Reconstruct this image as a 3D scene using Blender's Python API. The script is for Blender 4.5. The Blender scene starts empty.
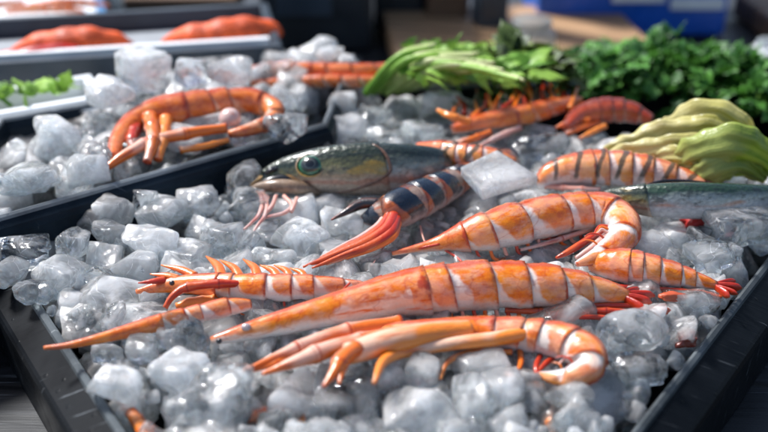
import bpy, bmesh, math, random
import numpy as np
from math import sin, cos, pi, radians as rad
random.seed(7); rng = np.random.default_rng(7)
S = bpy.context.scene; COL = S.collection

# ------------------------------------------------------------------ camera
H, PITCH, HF = 0.24, rad(28), rad(40)
F = 384 / math.tan(HF / 2)
CAM = np.array([0, 0, H]); FW = np.array([0, cos(PITCH), -sin(PITCH)]); UP = np.array([0, sin(PITCH), cos(PITCH)]); RT = np.array([1., 0, 0])
def at(px, py, z=0.0):
    """a point of the plane at height z"""
    d = FW + RT * (px - 384) / F + UP * (216 - py) / F
    return CAM + d * ((z - H) / d[2])
def depth(p): return float(np.dot(np.asarray(p) - CAM, FW))
def mpp(p): return depth(p) / F          # metres covered by one pixel there
cam = bpy.data.objects.new('camera', bpy.data.cameras.new('camera')); COL.objects.link(cam)
cam.location = CAM; cam.rotation_euler = (pi / 2 - PITCH, 0, 0)
cam.data.angle = HF; cam.data.clip_start = 0.01; cam.data.clip_end = 200
cam.data.dof.use_dof = True; cam.data.dof.focus_distance = 0.45; cam.data.dof.aperture_fstop = 5.6; cam.data.dof.aperture_blades = 0
S.camera = cam

# ------------------------------------------------------------------ node helpers
class NT:
    def __init__(s, name):
        s.m = bpy.data.materials.new(name); s.m.use_nodes = True; s.t = s.m.node_tree; s.t.nodes.clear()
        s.out = s.t.nodes.new('ShaderNodeOutputMaterial')
    def put(s, sock, v):
        if isinstance(v, bpy.types.NodeSocket): s.t.links.new(v, sock)
        elif v is not None:
            if isinstance(v, (tuple, list)) and len(v) == 3 and sock.type == 'RGBA': v = (*v, 1)
            sock.default_value = v
    def node(s, ty, ins=None, **pr):
        n = s.t.nodes.new(ty)
        for k, v in pr.items(): setattr(n, k, v)
        for k, v in (ins or {}).items(): s.put(n.inputs[k], v)
        return n
    def math(s, op, a, b=0.0, c=None, clamp=False):
        n = s.node('ShaderNodeMath', {0: a, 1: b}, operation=op, use_clamp=clamp)
        if c is not None: s.put(n.inputs[2], c)
        return n.outputs[0]
    def mix(s, f, a, b, blend='MIX'):
        n = s.node('ShaderNodeMix', {}, data_type='RGBA', blend_type=blend)
        s.put(n.inputs[0], f); s.put(n.inputs[6], a); s.put(n.inputs[7], b); return n.outputs[2]
    def attr(s, name, out='Fac'): return s.node('ShaderNodeAttribute', {}, attribute_name=name).outputs[out]
    def obj(s): return s.node('ShaderNodeTexCoord').outputs['Object']
    def rnd(s): return s.node('ShaderNodeObjectInfo').outputs['Random']
    def scale(s, v, sc, off=None):
        n = s.node('ShaderNodeMapping', {0: v, 3: sc})
        if off is not None: s.put(n.inputs[1], off)
        return n.outputs[0]
    def noise(s, v, sc, det=3, ro=.55, dist=0.0):
        return s.node('ShaderNodeTexNoise', {'Vector': v, 'Scale': sc, 'Detail': det, 'Roughness': ro, 'Distortion': dist}).outputs['Fac']
    def vor(s, v, sc, feat='F1', out='Distance'):
        return s.node('ShaderNodeTexVoronoi', {'Vector': v, 'Scale': sc}, feature=feat).outputs[out]
    def mr(s, x, a, b, c=0.0, d=1.0, smooth=True):
        return s.node('ShaderNodeMapRange', {0: x, 1: a, 2: b, 3: c, 4: d}, interpolation_type='SMOOTHSTEP' if smooth else 'LINEAR').outputs[0]
    def ramp(s, f, stops):
        n = s.node('ShaderNodeValToRGB', {0: f}); e = n.color_ramp.elements
        while len(e) < len(stops): e.new(.5)
        for q, (p, c) in zip(e, stops): q.position = p; q.color = (*c, 1) if len(c) == 3 else c
        return n.outputs[0]
    def bump(s, h, st=.3, dist=.001, nrm=None):
        return s.node('ShaderNodeBump', {'Height': h, 'Strength': st, 'Distance': dist, 'Normal': nrm}).outputs[0]
    def bsdf(s, **k):
        n = s.node('ShaderNodeBsdfPrincipled'); names = dict(col='Base Color', rough='Roughness', metal='Metallic', nrm='Normal', sss='Subsurface Weight',
            rad='Subsurface Radius', sc='Subsurface Scale', trans='Transmission Weight', ior='IOR', coat='Coat Weight', coatr='Coat Roughness', spec='Specular IOR Level', alpha='Alpha', sheen='Sheen Weight')
        for a, v in k.items(): s.put(n.inputs[names[a]], v)
        return n.outputs[0]
    def end(s, sh): s.t.links.new(sh, s.out.inputs[0]); return s.m

# ------------------------------------------------------------------ materials
def m_ice(name, cloud=(.25, .8)):
    n = NT(name); v = n.node('ShaderNodeVectorMath', {0: n.obj(), 1: n.node('ShaderNodeCombineXYZ', {0: n.math('MULTIPLY', n.rnd(), 9.0)}).outputs[0]}, operation='ADD').outputs[0]
    wv = n.node('ShaderNodeVectorMath', {0: v, 1: n.node('ShaderNodeVectorMath', {0: n.node('ShaderNodeTexNoise', {'Vector': v, 'Scale': 60.0, 'Detail': 2.0}).outputs['Color'], 3: .012}, operation='SCALE').outputs[0]}, operation='ADD').outputs[0]
    big = n.noise(v, 60, 4, .6, .6); fine = n.noise(v, 480, 4, .65); facet = n.vor(wv, 170); crack = n.vor(wv, 95, 'DISTANCE_TO_EDGE')
    cl = n.math('ADD', n.mr(big, .38, .64, cloud[0], cloud[1]), n.math('MULTIPLY', n.math('SUBTRACT', n.rnd(), .5), .25))
    cl = n.math('ADD', cl, n.math('MULTIPLY', n.mr(crack, .014, 0.0, 0, .5), n.mr(fine, .4, .6)), clamp=True)
    h = n.math('ADD', n.math('MULTIPLY', big, .8), n.math('ADD', n.math('MULTIPLY', fine, .10), n.math('MULTIPLY', facet, 1.0)))
    nr = n.bump(h, .5, .0030)
    ro = n.mr(n.noise(v, 90, 2), .35, .7, .02, .12)
    clear = n.bsdf(col=(.90, .968, 1.0), rough=ro, trans=1.0, ior=1.31, nrm=nr)
    frost = n.bsdf(col=(.92, .975, 1.0), rough=.38, trans=1.0, ior=1.28, nrm=nr, coat=1.0, coatr=.06)
    milky = n.bsdf(col=(.91, .97, 1.0), rough=ro, sss=1.0, rad=(.9, 1.0, 1.1), sc=.022, nrm=nr, ior=1.31, spec=.6)
    body = n.node('ShaderNodeMixShader', {0: .34, 1: milky, 2: frost}).outputs[0]
    mx = n.node('ShaderNodeMixShader', {0: cl, 1: clear, 2: body}).outputs[0]
    return n.end(mx)
ICE = m_ice('ice', (.17, .74)); ICE_CLEAR = m_ice('clear_ice', (.02, .36)); ICE_SLAB = m_ice('slab_ice', (.25, .6)); ICE_MILKY = m_ice('milky_ice', (.44, .95))

def m_shell(name, white=(.76, .64, .57), grey=(.54, .53, .53), amber=(.74, .185, .003), red=(.36, .022, .003), amt=.5, belly=.62, streak=0.0, dark=None, darkamt=0.0):
    n = NT(name); P, D, q = n.attr('P'), n.attr('D'), n.attr('q', 'Vector')
    w = n.noise(q, 75, 3); w2 = n.noise(n.scale(q, (1, 1, 1), (.3, .7, .2)), 210, 4, .6)
    Pw = n.math('ADD', P, n.math('MULTIPLY', n.math('SUBTRACT', w, .5), .75))
    Dw = n.math('ADD', D, n.math('MULTIPLY', n.math('SUBTRACT', w2, .5), .28))
    diag = n.math('ADD', Pw, n.math('MULTIPLY', D, -.80))
    om = n.math('MULTIPLY', n.mr(diag, .22 - amt * .5, .36 - amt * .5), n.mr(Dw, belly + .10, belly - .12))
    mott = n.mr(n.noise(n.scale(q, (.45, 1, 1)), 150, 5, .65), .40, .62)
    om = n.math('MULTIPLY', om, n.mr(mott, 0, 1, .74, 1.0))
    col = n.mix(n.mr(Dw, .40, .70), white, grey)
    col = n.mix(n.mr(n.noise(n.scale(q, (.25, 1.3, 1.3)), 190, 3), .45, .75, 0, .55), col, (white[0] * 1.05, white[1] * .72, white[2] * .50))
    am = n.mix(n.mr(n.noise(q, 330, 4, .65), .35, .7), amber, (amber[0] * .78, amber[1] * .50, amber[2] * .5))
    am = n.mix(n.mr(w, .42, .68, 0, .5), am, (min(.9, amber[0] * 1.06), amber[1] * 1.6, amber[2] * 2.5))
    col = n.mix(om, col, am)
    if streak:
        st = n.mr(n.noise(n.scale(q, (.10, 1, 1)), 330, 3, .5), .54, .66, 0, streak)
        col = n.mix(n.math('MULTIPLY', st, n.mr(Dw, .8, .5)), col, (amber[0] * .85, amber[1] * .62, amber[2] * .6))
    # narrow dark red line at the free edge of every plate, wandering veins
    edge = n.math('MAXIMUM', n.mr(n.math('ADD', P, n.math('MULTIPLY', n.math('SUBTRACT', w2, .5), .16)), .92, .975), n.mr(P, .03, 0.0, 0, .9))
    edge = n.math('MULTIPLY', n.math('MULTIPLY', edge, n.mr(w2, .38, .58, .05, 1.0)), n.mr(Dw, .80, .50, .08, .85))
    dors = n.mr(n.math('ADD', D, n.math('MULTIPLY', n.math('SUBTRACT', w, .5), .16)), .13, .03, 0, .75)
    vein = n.math('MULTIPLY', n.mr(n.math('ABSOLUTE', n.math('SUBTRACT', n.noise(n.scale(q, (.6, 1, 1), (.11, .5, .9)), 85, 2), .5)), .016, .004), n.mr(Dw, .72, .5, 0, .32))
    rm = n.math('MAXIMUM', n.math('MAXIMUM', edge, dors), vein)
    col = n.mix(rm, col, red)
    if dark:
        ph = n.math('SINE', n.math('ADD', n.math('MULTIPLY', n.node('ShaderNodeSeparateXYZ', {0: q}).outputs[0], dark[1]), n.math('ADD', n.math('MULTIPLY', D, 4.5), n.math('MULTIPLY', w, 2.5))))
        dm = n.math('MULTIPLY', n.mr(ph, dark[3], dark[3] + .3), n.mr(Dw, dark[2] + .1, dark[2] - .1))
        col = n.mix(n.math('MULTIPLY', dm, darkamt), col, dark[0])
    speck = n.mr(n.vor(q, 900), .16, .08, 0, .35); col = n.mix(speck, col, red)
    h = n.math('ADD', n.math('MULTIPLY', n.noise(n.scale(q, (.6, 1, 1)), 380, 5, .7), .8), n.math('MULTIPLY', w, .6))
    nr = n.bump(h, .28, .0014)
    ro = n.mr(n.noise(q, 260, 3), .35, .7, .16, .42)
    return n.end(n.bsdf(col=col, rough=ro, sss=.12, rad=(1, .5, .3), sc=.003, coat=.6, coatr=.07, spec=.38, nrm=nr))
SH_AMBER = m_shell('amber_shell', amt=.72, belly=.62)
SH_PINK = m_shell('pink_carapace', white=(.80, .55, .43), amt=.22, belly=.50, streak=1.0)
SH_WHITE = m_shell('banded_shell', white=(.74, .62, .55), amt=.60, belly=.58)
SH_ORANGE = m_shell('orange_shell', white=(.70, .34, .20), grey=(.60, .36, .26), amber=(.72, .16, .012), amt=.95, belly=.9, streak=.4)
SH_RUST = m_shell('rust_shell', white=(.66, .38, .26), grey=(.5, .38, .33), amber=(.66, .15, .014), amt=.7, belly=.62, streak=.5)
SH_STRIPE = m_shell('striped_shell', white=(.74, .55, .48), grey=(.6, .58, .6), amber=(.80, .27, .05), amt=.30, belly=.8, dark=((.03, .04, .03), 560.0, .52, .58), darkamt=.85)
SH_DARK = m_shell('dark_red_shell', white=(.45, .16, .1), grey=(.3, .2, .18), amber=(.42, .05, .01), red=(.09, .01, .008), amt=.8, belly=.7)

def m_leg(name, a, b, c, f=.5):
    n = NT(name); U, q = n.attr('U'), n.attr('q', 'Vector'); w = n.noise(q, 120, 4, .6)
    col = n.mix(n.mr(n.math('ADD', n.math('MULTIPLY', n.noise(n.scale(q, (.5, 1, 1)), 70, 2), 1.0), n.math('MULTIPLY', n.attr('D'), .12)), f - .06, f + .1), a, b)
    col = n.mix(n.mr(n.noise(n.scale(q, (.12, 1, 1)), 520, 3), .55, .7, 0, .75), col, c)
    col = n.mix(n.math('MAXIMUM', n.mr(n.attr('P'), .9, 1), n.mr(n.attr('P'), .08, 0)), col, c)
    nr = n.bump(n.math('ADD', w, n.noise(q, 700, 3)), .3, .0008)
    return n.end(n.bsdf(col=col, rough=.3, sss=.18, rad=(1, .35, .18), sc=.003, coat=.5, coatr=.1, nrm=nr))
LEG = m_leg('orange_leg', (.68, .14, .006), (.68, .40, .30), (.42, .05, .008), .60)
LEG_RED = m_leg('red_leg', (.42, .022, .004), (.52, .08, .014), (.20, .008, .003), .52)
LEG_PINK = m_leg('pink_leg', (.66, .32, .25), (.6, .42, .38), (.40, .08, .05), .5)
LEG_PALE = m_leg('pale_leg', (.76, .22, .025), (.76, .46, .32), (.5, .08, .01), .60)
LEG_BLACK = m_leg('black_spine', (.02, .018, .02), (.10, .04, .03), (.3, .06, .02), .55)

def m_fish(name, back, mid, belly, spots, spotcol, line=None):
    n = NT(name); D, q, U = n.attr('D'), n.attr('q', 'Vector'), n.attr('U')
    w = n.noise(n.scale(q, (.5, 1, 1)), 95, 4, .62); Dw = n.math('ADD', D, n.math('MULTIPLY', n.math('SUBTRACT', w, .5), .30))
    col = n.ramp(Dw, [(.0, back), (.28, back), (.42, mid), (.56, belly), (1, belly)])
    mot = n.noise(n.scale(q, (.6, 1, 1)), 260, 4, .7)
    col = n.mix(n.math('MULTIPLY', n.mr(mot, .5, .62, 0, .65), n.mr(D, .62, .45)), col, (.012, .016, .016))
    col = n.mix(n.math('MULTIPLY', n.mr(n.noise(n.scale(q, (.35, 1, 1), (.2, .1, .4)), spots, 2), .56, .64, 0, .85), n.math('MULTIPLY', n.mr(D, .60, .48), n.mr(D, .08, .2))), col, spotcol)
    if line: col = n.mix(n.math('MULTIPLY', n.mr(n.math('ABSOLUTE', n.math('SUBTRACT', Dw, .60)), .06, .02), .6), col, line)
    sc = n.vor(n.scale(q, (1, 1, 1)), 420, 'F1'); sc2 = n.mr(sc, .1, .6)
    col = n.mix(n.math('MULTIPLY', sc2, .22), col, (.03, .035, .035))
    nr = n.bump(n.math('ADD', sc, n.math('MULTIPLY', mot, .8)), .4, .0009)
    return n.end(n.bsdf(col=col, rough=n.mr(mot, .3, .7, .18, .38), metal=n.mr(D, .1, .5, .25, .12), coat=.7, coatr=.07, sss=.06, rad=(1, .6, .5), sc=.004, nrm=nr))
FISH = m_fish('green_fish_skin', (.016, .028, .020), (.20, .23, .18), (.60, .53, .47), 60, (.42, .26, .03), (.42, .13, .06))
FISH_HEAD = m_fish('fish_head_skin', (.022, .034, .018), (.20, .19, .07), (.50, .38, .28), 75, (.46, .28, .03), (.40, .12, .06))
MACK = m_fish('mackerel_skin', (.024, .06, .032), (.34, .38, .36), (.62, .62, .62), 75, (.60, .19, .05), None)
BAND = m_shell('blue_banded_skin', white=(.26, .18, .14), grey=(.40, .36, .35), amber=(.34, .085, .018), red=(.05, .012, .012), amt=.22, belly=.7, dark=((.006, .012, .024), 430.0, .58, -.55), darkamt=1.0, streak=.8)
def simple(name, col, rough=.5, metal=0.0, coat=0.0, ns=60, var=.25, bump=.2, bd=.001, sss=0.0, scl=(1, 1, 1)):
    n = NT(name); v = n.scale(n.obj(), scl); w = n.noise(v, ns, 5, .6)
    c = n.mix(n.mr(w, .3, .7), tuple(x * (1 - var) for x in col), tuple(min(1, x * (1 + var)) for x in col))
    return n.end(n.bsdf(col=c, rough=n.mr(n.noise(v, ns * 2.3, 3), .3, .7, max(.02, rough - .1), rough + .12), metal=metal, coat=coat, coatr=.1, nrm=n.bump(w, bump, bd), sss=sss, rad=(1, .5, .3), sc=.004))
GILL = simple('gill_flesh', (.15, .075, .045), .3, coat=.5, ns=300)
PALE_EYE = simple('pale_eye', (.42, .34, .34), .2, coat=1, ns=200)
LIP = simple('fish_lip', (.20, .13, .08), .3, coat=.5, ns=300)
TAN = simple('gum_tan', (.40, .21, .06), .3, coat=.5, ns=300)
BLACK = simple('black_membrane_mouth_shade', (.012, .012, .014), .25, coat=.6)
RED = simple('red_flesh', (.45, .018, .012), .45, coat=.15, ns=120, sss=.1)
FILLET = simple('orange_fillet', (.78, .095, .014), .55, ns=75, var=.45, bump=.6, bd=.004, sss=.1)
def m_tray(name, base, scr):
    n = NT(name); v = n.obj()
    a = n.noise(n.scale(v, (1, 1, 1)), 25, 4, .6); s1 = n.noise(n.node('ShaderNodeMapping', {0: v, 2: (0, 0, rad(35)), 3: (18, 500, 60)}).outputs[0], 1.0, 3, .6); s2 = n.noise(n.node('ShaderNodeMapping', {0: v, 2: (0, 0, rad(-52)), 3: (14, 650, 60)}).outputs[0], 1.0, 3, .6)
    sm = n.math('MULTIPLY', n.math('MAXIMUM', n.mr(s1, .66, .72), n.mr(s2, .66, .73)), n.mr(a, .42, .62, .1, 1))
    drop = n.mr(n.vor(v, 160), .16, .10)
    c = n.mix(n.mr(a, .3, .7), tuple(x * .6 for x in base), tuple(x * 1.5 for x in base)); c = n.mix(n.math('MULTIPLY', sm, .5), c, scr)
    return n.end(n.bsdf(col=c, rough=n.mr(a, .3, .7, .30, .55), metal=.0, spec=.07, nrm=n.bump(n.math('ADD', drop, n.math('MULTIPLY', s1, .4)), .25, .0012)))
TRAY = m_tray('black_tray', (.004, .005, .0065), (.24, .26, .28))
TRAY2 = m_tray('blue_black_tray', (.010, .016, .023), (.20, .22, .24))
EDGE2 = m_tray('bright_rim', (.16, .175, .185), (.6, .62, .64)); EDGE = m_tray('pale_rim', (.08, .09, .096), (.45, .47, .48))  # rim edges coloured paler than the tray bodies
def m_wood(name, a, b, sc=1.0, rough=.55, streak=None):
    n = NT(name); v = n.obj()
    m1 = n.node('ShaderNodeMapping', {0: v, 2: (0, 0, rad(12)), 3: (5 * sc, 90 * sc, 30 * sc)}).outputs[0]
    g = n.noise(m1, 1.0, 6, .65, .4); c = n.mix(n.mr(g, .3, .7), a, b)
    h = g
    if streak:
        m2 = n.node('ShaderNodeMapping', {0: v, 2: (0, 0, rad(12)), 3: (9, 420, 30)}).outputs[0]
        st = n.math('MULTIPLY', n.mr(n.noise(m2, 1.0, 4, .7), .60, .70), n.mr(n.noise(v, 22, 3), .4, .6))
        c = n.mix(n.math('MULTIPLY', st, .7), c, streak)
    pl = n.math('FRACT', n.math('MULTIPLY', n.node('ShaderNodeSeparateXYZ', {0: n.node('ShaderNodeMapping', {0: v, 2: (0, 0, rad(12))}).outputs[0]}).outputs[1], 9.0))
    gap = n.math('MAXIMUM', n.mr(pl, .03, 0), n.mr(pl, .97, 1)); c = n.mix(gap, c, tuple(x * .2 for x in a))
    return n.end(n.bsdf(col=c, rough=n.mr(g, .3, .7, rough - .15, rough + .15), nrm=n.bump(n.math('SUBTRACT', h, gap), .4, .002)))
TABLE = m_wood('black_wood', (.006, .007, .008), (.018, .019, .021), streak=(.22, .23, .24), rough=.5)
BOARD = m_wood('tan_wood', (.30, .17, .08), (.46, .28, .15), .6)
BROWN = m_wood('brown_wood', (.10, .055, .03), (.19, .105, .055), .6)
GROUND = simple('wet_asphalt', (.035, .037, .04), .45, ns=6, var=.4)
BLUE = simple('blue_plastic', (.010, .10, .48), .35, ns=30, var=.1); LBLUE = simple('pale_blue_plastic', (.03, .17, .36), .35, ns=30, var=.12)
WHITE = simple('white_plastic', (.72, .74, .75), .45, ns=40, var=.06); LINER = simple('pale_liner', (.30, .32, .34), .5, ns=60, var=.15); DGREY = simple('dark_box_plastic', (.018, .022, .026), .45, ns=20, var=.3)
SLATE = simple('slate_metal', (.032, .046, .062), .45, ns=20, var=.25); TEAL = simple('teal_paint', (.03, .16, .20), .5, ns=20)
def m_leaf(name, a, b, sss=.2):
    n = NT(name); v = n.obj(); r = n.attr('U')
    c = n.mix(n.mr(n.math('ADD', n.math('MULTIPLY', n.noise(v, 60, 3), .6), n.math('MULTIPLY', r, .4)), .3, .7), a, b)
    d = n.bsdf(col=c, rough=.5, coat=.04, coatr=.2, nrm=n.bump(n.noise(v, 400, 3), .3, .001)); t = n.node('ShaderNodeBsdfTranslucent', {0: b}).outputs[0]
    return n.end(n.node('ShaderNodeMixShader', {0: sss, 1: d, 2: t}).outputs[0])
PARS = m_leaf('parsley_leaf', (.022, .090, .015), (.10, .285, .04)); HERB = m_leaf('herb_leaf', (.10, .25, .018), (.30, .50, .07))
STALK = m_leaf('pale_stalk', (.30, .42, .09), (.56, .60, .28))
def m_lettuce(name, a, b, vein):
    n = NT(name); u = n.attr('U'); v = n.attr('W'); o = n.obj(); w = n.noise(o, 45, 3)
    st = n.noise(n.node('ShaderNodeCombineXYZ', {0: n.math('MULTIPLY', u, 14.0), 1: n.math('MULTIPLY', v, 1.6), 2: n.math('MULTIPLY', n.rnd(), 20.0)}).outputs[0], 1.0, 4, .6)
    c = n.mix(n.mr(st, .35, .65), a, b); c = n.mix(n.mr(st, .60, .70, 0, .8), c, vein); c = n.mix(n.mr(n.math('MULTIPLY', v, w), .1, .42, .55, 0), c, vein)
    d = n.bsdf(col=c, rough=.3, coat=.3, coatr=.15, nrm=n.bump(n.math('ADD', st, n.math('MULTIPLY', n.noise(o, 160, 4), 1.5)), .35, .002)); t = n.node('ShaderNodeBsdfTranslucent', {0: c}).outputs[0]
    return n.end(n.node('ShaderNodeMixShader', {0: .4, 1: d, 2: t}).outputs[0])
LETT = m_lettuce('lettuce_leaf', (.50, .46, .07), (.72, .66, .24), (.78, .70, .42)); LETT2 = m_lettuce('lettuce_green', (.20, .32, .025), (.42, .50, .08), (.60, .62, .22))
SPRIG = m_leaf('dark_herb', (.03, .06, .012), (.10, .15, .025))
def m_glass():
    n = NT('cloudy_plastic'); return n.end(n.bsdf(col=(.8, .86, .88), rough=.3, trans=.88, ior=1.2))
CLEARP = m_glass()

# ------------------------------------------------------------------ object helpers
def tag(o, label=None, cat=None, group=None, kind=None):
    if label: o['label'] = label
    if cat: o['category'] = cat
    if group: o['group'] = group
    if kind: o['kind'] = kind
    return o
def empty(name, loc, label, cat, group=None):
    o = bpy.data.objects.new(name, None); COL.objects.link(o); o.location = [float(x) for x in loc]; o.empty_display_size = .01
    o['o'] = [float(x) for x in loc]
    return tag(o, label, cat, group)
def org(o): return np.array(o['o']) if o is not None and 'o' in o else np.zeros(3)
def mesh(name, V, Fs, m, parent=None, attrs=None, smooth=True, base=None):
    V = np.asarray(V, float)
    if parent is not None: o0 = org(parent)
    else: o0 = np.array(base if base is not None else [*(V[:, :2].mean(0)), V[:, 2].min()], float)
    me = bpy.data.meshes.new(name); me.from_pydata([tuple(p) for p in V - o0], [], [list(map(int, f)) for f in Fs]); me.update()
    if smooth: me.polygons.foreach_set('use_smooth', [True] * len(me.polygons))
    for k, a in (attrs or {}).items():
        a = np.asarray(a, np.float32)
        if a.ndim == 1: me.attributes.new(k, 'FLOAT', 'POINT').data.foreach_set('value', a)
        else: me.attributes.new(k, 'FLOAT_VECTOR', 'POINT').data.foreach_set('vector', a.ravel())
    bm = bmesh.new(); bm.from_mesh(me); bmesh.ops.recalc_face_normals(bm, faces=bm.faces); bm.to_mesh(me); bm.free()
    me.materials.append(m)
    o = bpy.data.objects.new(name, me); COL.objects.link(o); o['o'] = [float(x) for x in o0]
    if parent is not None: o.parent = parent
    else: o.location = o0
    return o
class MB:
    """gathers quads of several shapes that belong to one piece"""
    def __init__(s): s.V = []; s.F = []; s.A = {}
    def add(s, V, Fs, **A):
        k = len(s.V); s.V += [list(map(float, p)) for p in V]; s.F += [[i + k for i in f] for f in Fs]
        for a, x in A.items(): s.A.setdefault(a, []).extend(np.asarray(x).tolist())
    def build(s, name, m, parent=None, smooth=True): return mesh(name, s.V, s.F, m, parent, {k: np.array(v) for k, v in s.A.items()}, smooth)

class Spine:
    """smooth path; pts are (px, py, rpx[, lift]); the body rests on the plane z = base"""
    def __init__(s, pts, base=0.0, sink=.75, world=False):
        W = []
        for p in pts:
            if world: W.append([*p[:3], p[3]]); continue
            lift = p[3] if len(p) > 3 else 0; z = base
            for _ in range(5):
                c = at(p[0], p[1], z); r = p[2] * mpp(c); z = base + sink * r + lift
            W.append([*at(p[0], p[1], z), r])
        W = np.array(W); d = np.r_[0, np.cumsum(np.linalg.norm(np.diff(W[:, :3], axis=0), axis=1))]; s.L = d[-1]; s.k = d / d[-1]; s.W = W
    def ev(s, u):
        u = np.asarray(u, float); uc = np.clip(u, 0, 1); n = len(s.k); i = np.clip(np.searchsorted(s.k, uc, 'right') - 1, 0, n - 2)
        t = ((uc - s.k[i]) / (s.k[i + 1] - s.k[i]))[..., None]; P = s.W
        def tan(j):
            a = np.clip(j - 1, 0, n - 1); b = np.clip(j + 1, 0, n - 1); return (P[b] - P[a]) / (s.k[b] - s.k[a])[..., None]
        h = (s.k[i + 1] - s.k[i])[..., None]; m0, m1 = tan(i) * h, tan(i + 1) * h
        o = (2 * t**3 - 3 * t**2 + 1) * P[i] + (t**3 - 2 * t**2 + t) * m0 + (-2 * t**3 + 3 * t**2) * P[i + 1] + (t**3 - t**2) * m1
        o[..., 3] = np.maximum(o[..., 3], 1e-4); return o
    def frame(s, u, side=1, a=.4):
        e = 2e-3; o = s.ev(u); T = s.ev(np.clip(np.asarray(u) + e, 0, 1))[..., :3] - s.ev(np.clip(np.asarray(u) - e, 0, 1))[..., :3]
        T /= np.linalg.norm(T, axis=-1, keepdims=True) + 1e-12
        v = CAM - o[..., :3]; v /= np.linalg.norm(v, axis=-1, keepdims=True)
        N = np.cross(v, T) * side; N /= np.linalg.norm(N, axis=-1, keepdims=True) + 1e-12; Wd = np.cross(T, N) * side
        d = np.cos(a) * N + np.sin(a) * Wd; l = np.cos(a) * Wd - np.sin(a) * N
        return o[..., :3], o[..., 3], T, d, l
def loft(sp, U, SC, PH, SG, nv=28, side=1, a=.4, wd=.88, vent=.82, sweep=0.0, shape=None, cap=True, rough=0.0):
    """rings at U (scale SC, plate phase PH, plate number SG) around the spine"""
    U = np.asarray(U, float); n = len(U); phi = np.linspace(0, 2 * pi, nv, endpoint=False)
    D = np.minimum(phi, 2 * pi - phi) / pi
    UU = U[:, None] + sweep * (D[None, :] - .4)
    UU = np.where((U[:, None] <= 1e-6) | (U[:, None] >= 1 - 1e-6), U[:, None], np.clip(UU, 0, 1))
    p, r, T, d, l = sp.frame(UU, side, a)
    r = r * np.asarray(SC)[:, None]
    c, s_ = np.cos(phi)[None, :], np.sin(phi)[None, :]; hh = np.where(c < 0, c * vent, c); ww = s_ * wd
    if shape is not None: hh, ww = shape(UU, phi[None, :] + 0 * UU, hh + 0 * UU, ww + 0 * UU)
    if rough: r = r * (1 + rough * (np.sin(UU * sp.L * 620 + 2 * np.cos(phi)) * np.sin(2 * phi + UU * 31) + .7 * np.sin(UU * sp.L * 1500 + 3 * phi) * np.cos(UU * 17)))
    V = p + r[..., None] * (hh[..., None] * d + ww[..., None] * l)
    q = np.stack([UU * sp.L, c * r + 0 * UU, s_ * r + 0 * UU], -1)
    Fs = [[i * nv + j, i * nv + (j + 1) % nv, (i + 1) * nv + (j + 1) % nv, (i + 1) * nv + j] for i in range(n - 1) for j in range(nv)]
    V = V.reshape(-1, 3); A = dict(U=UU.ravel(), P=np.repeat(PH, nv), S=np.repeat(SG, nv), D=np.tile(D, n), q=q.reshape(-1, 3))
    if cap:
        for ring, fl in ((0, 1), (n - 1, 0)):
            V = np.r_[V, [V[ring * nv:(ring + 1) * nv].mean(0)]]; k = len(V) - 1
            for key in A: A[key] = np.r_[A[key], A[key][ring * nv:ring * nv + 1]] if A[key].ndim == 1 else np.r_[A[key], A[key][ring * nv:ring * nv + 1]]
            A['D'][-1] = .5
            for j in range(nv):
                x, y = ring * nv + j, ring * nv + (j + 1) % nv; Fs.append([y, x, k] if fl else [x, y, k])
    return V, Fs, A
def plates(u0, u1, n, flare=.10, k=9, taper=None):
    U, SC, PH, SG = [], [], [], []
    b = np.linspace(u0, u1, n + 1); b[1:-1] += (u1 - u0) / n * .22 * rng.uniform(-1, 1, n - 1)
    for i in range(n):
        for p in np.linspace(0, 1, k):
            U.append(b[i] + (b[i + 1] - b[i]) * p); SC.append(1 - flare * .55 + flare * (p ** 1.5) * 1.0 + .035 * sin(pi * p)); PH.append(p); SG.append(i)
        SC[-1] -= flare * .12
    return U, SC, np.array(PH), np.array(SG, float)
def tube(name, pts, m, parent, base=0.0, joints=0, nv=12, world=False, sink=.75, label=None, flat=1.0):
    sp = Spine(pts, base, sink, world); n = max(14, int(sp.L / .0012)); n = min(n, 90); U = np.linspace(0, 1, n); SC = np.ones(n); PH = np.full(n, .5)
    if joints:
        x = (U * (joints + 1)) % 1; SC = .88 + .22 * np.abs(2 * x - 1) ** 4; PH = np.clip(x, 0, 1)
    V, Fs, A = loft(sp, U, SC, PH, np.zeros(n), nv, 1, .5, flat, 1)
    o = mesh(name, V, Fs, m, parent, A)
    if label: o['label'] = label
    return o
def base_of(sp): 
    p = sp.W[:, :3].mean(0); return [p[0], p[1], float((sp.W[:, 2] - sp.W[:, 3]).min())]

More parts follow.
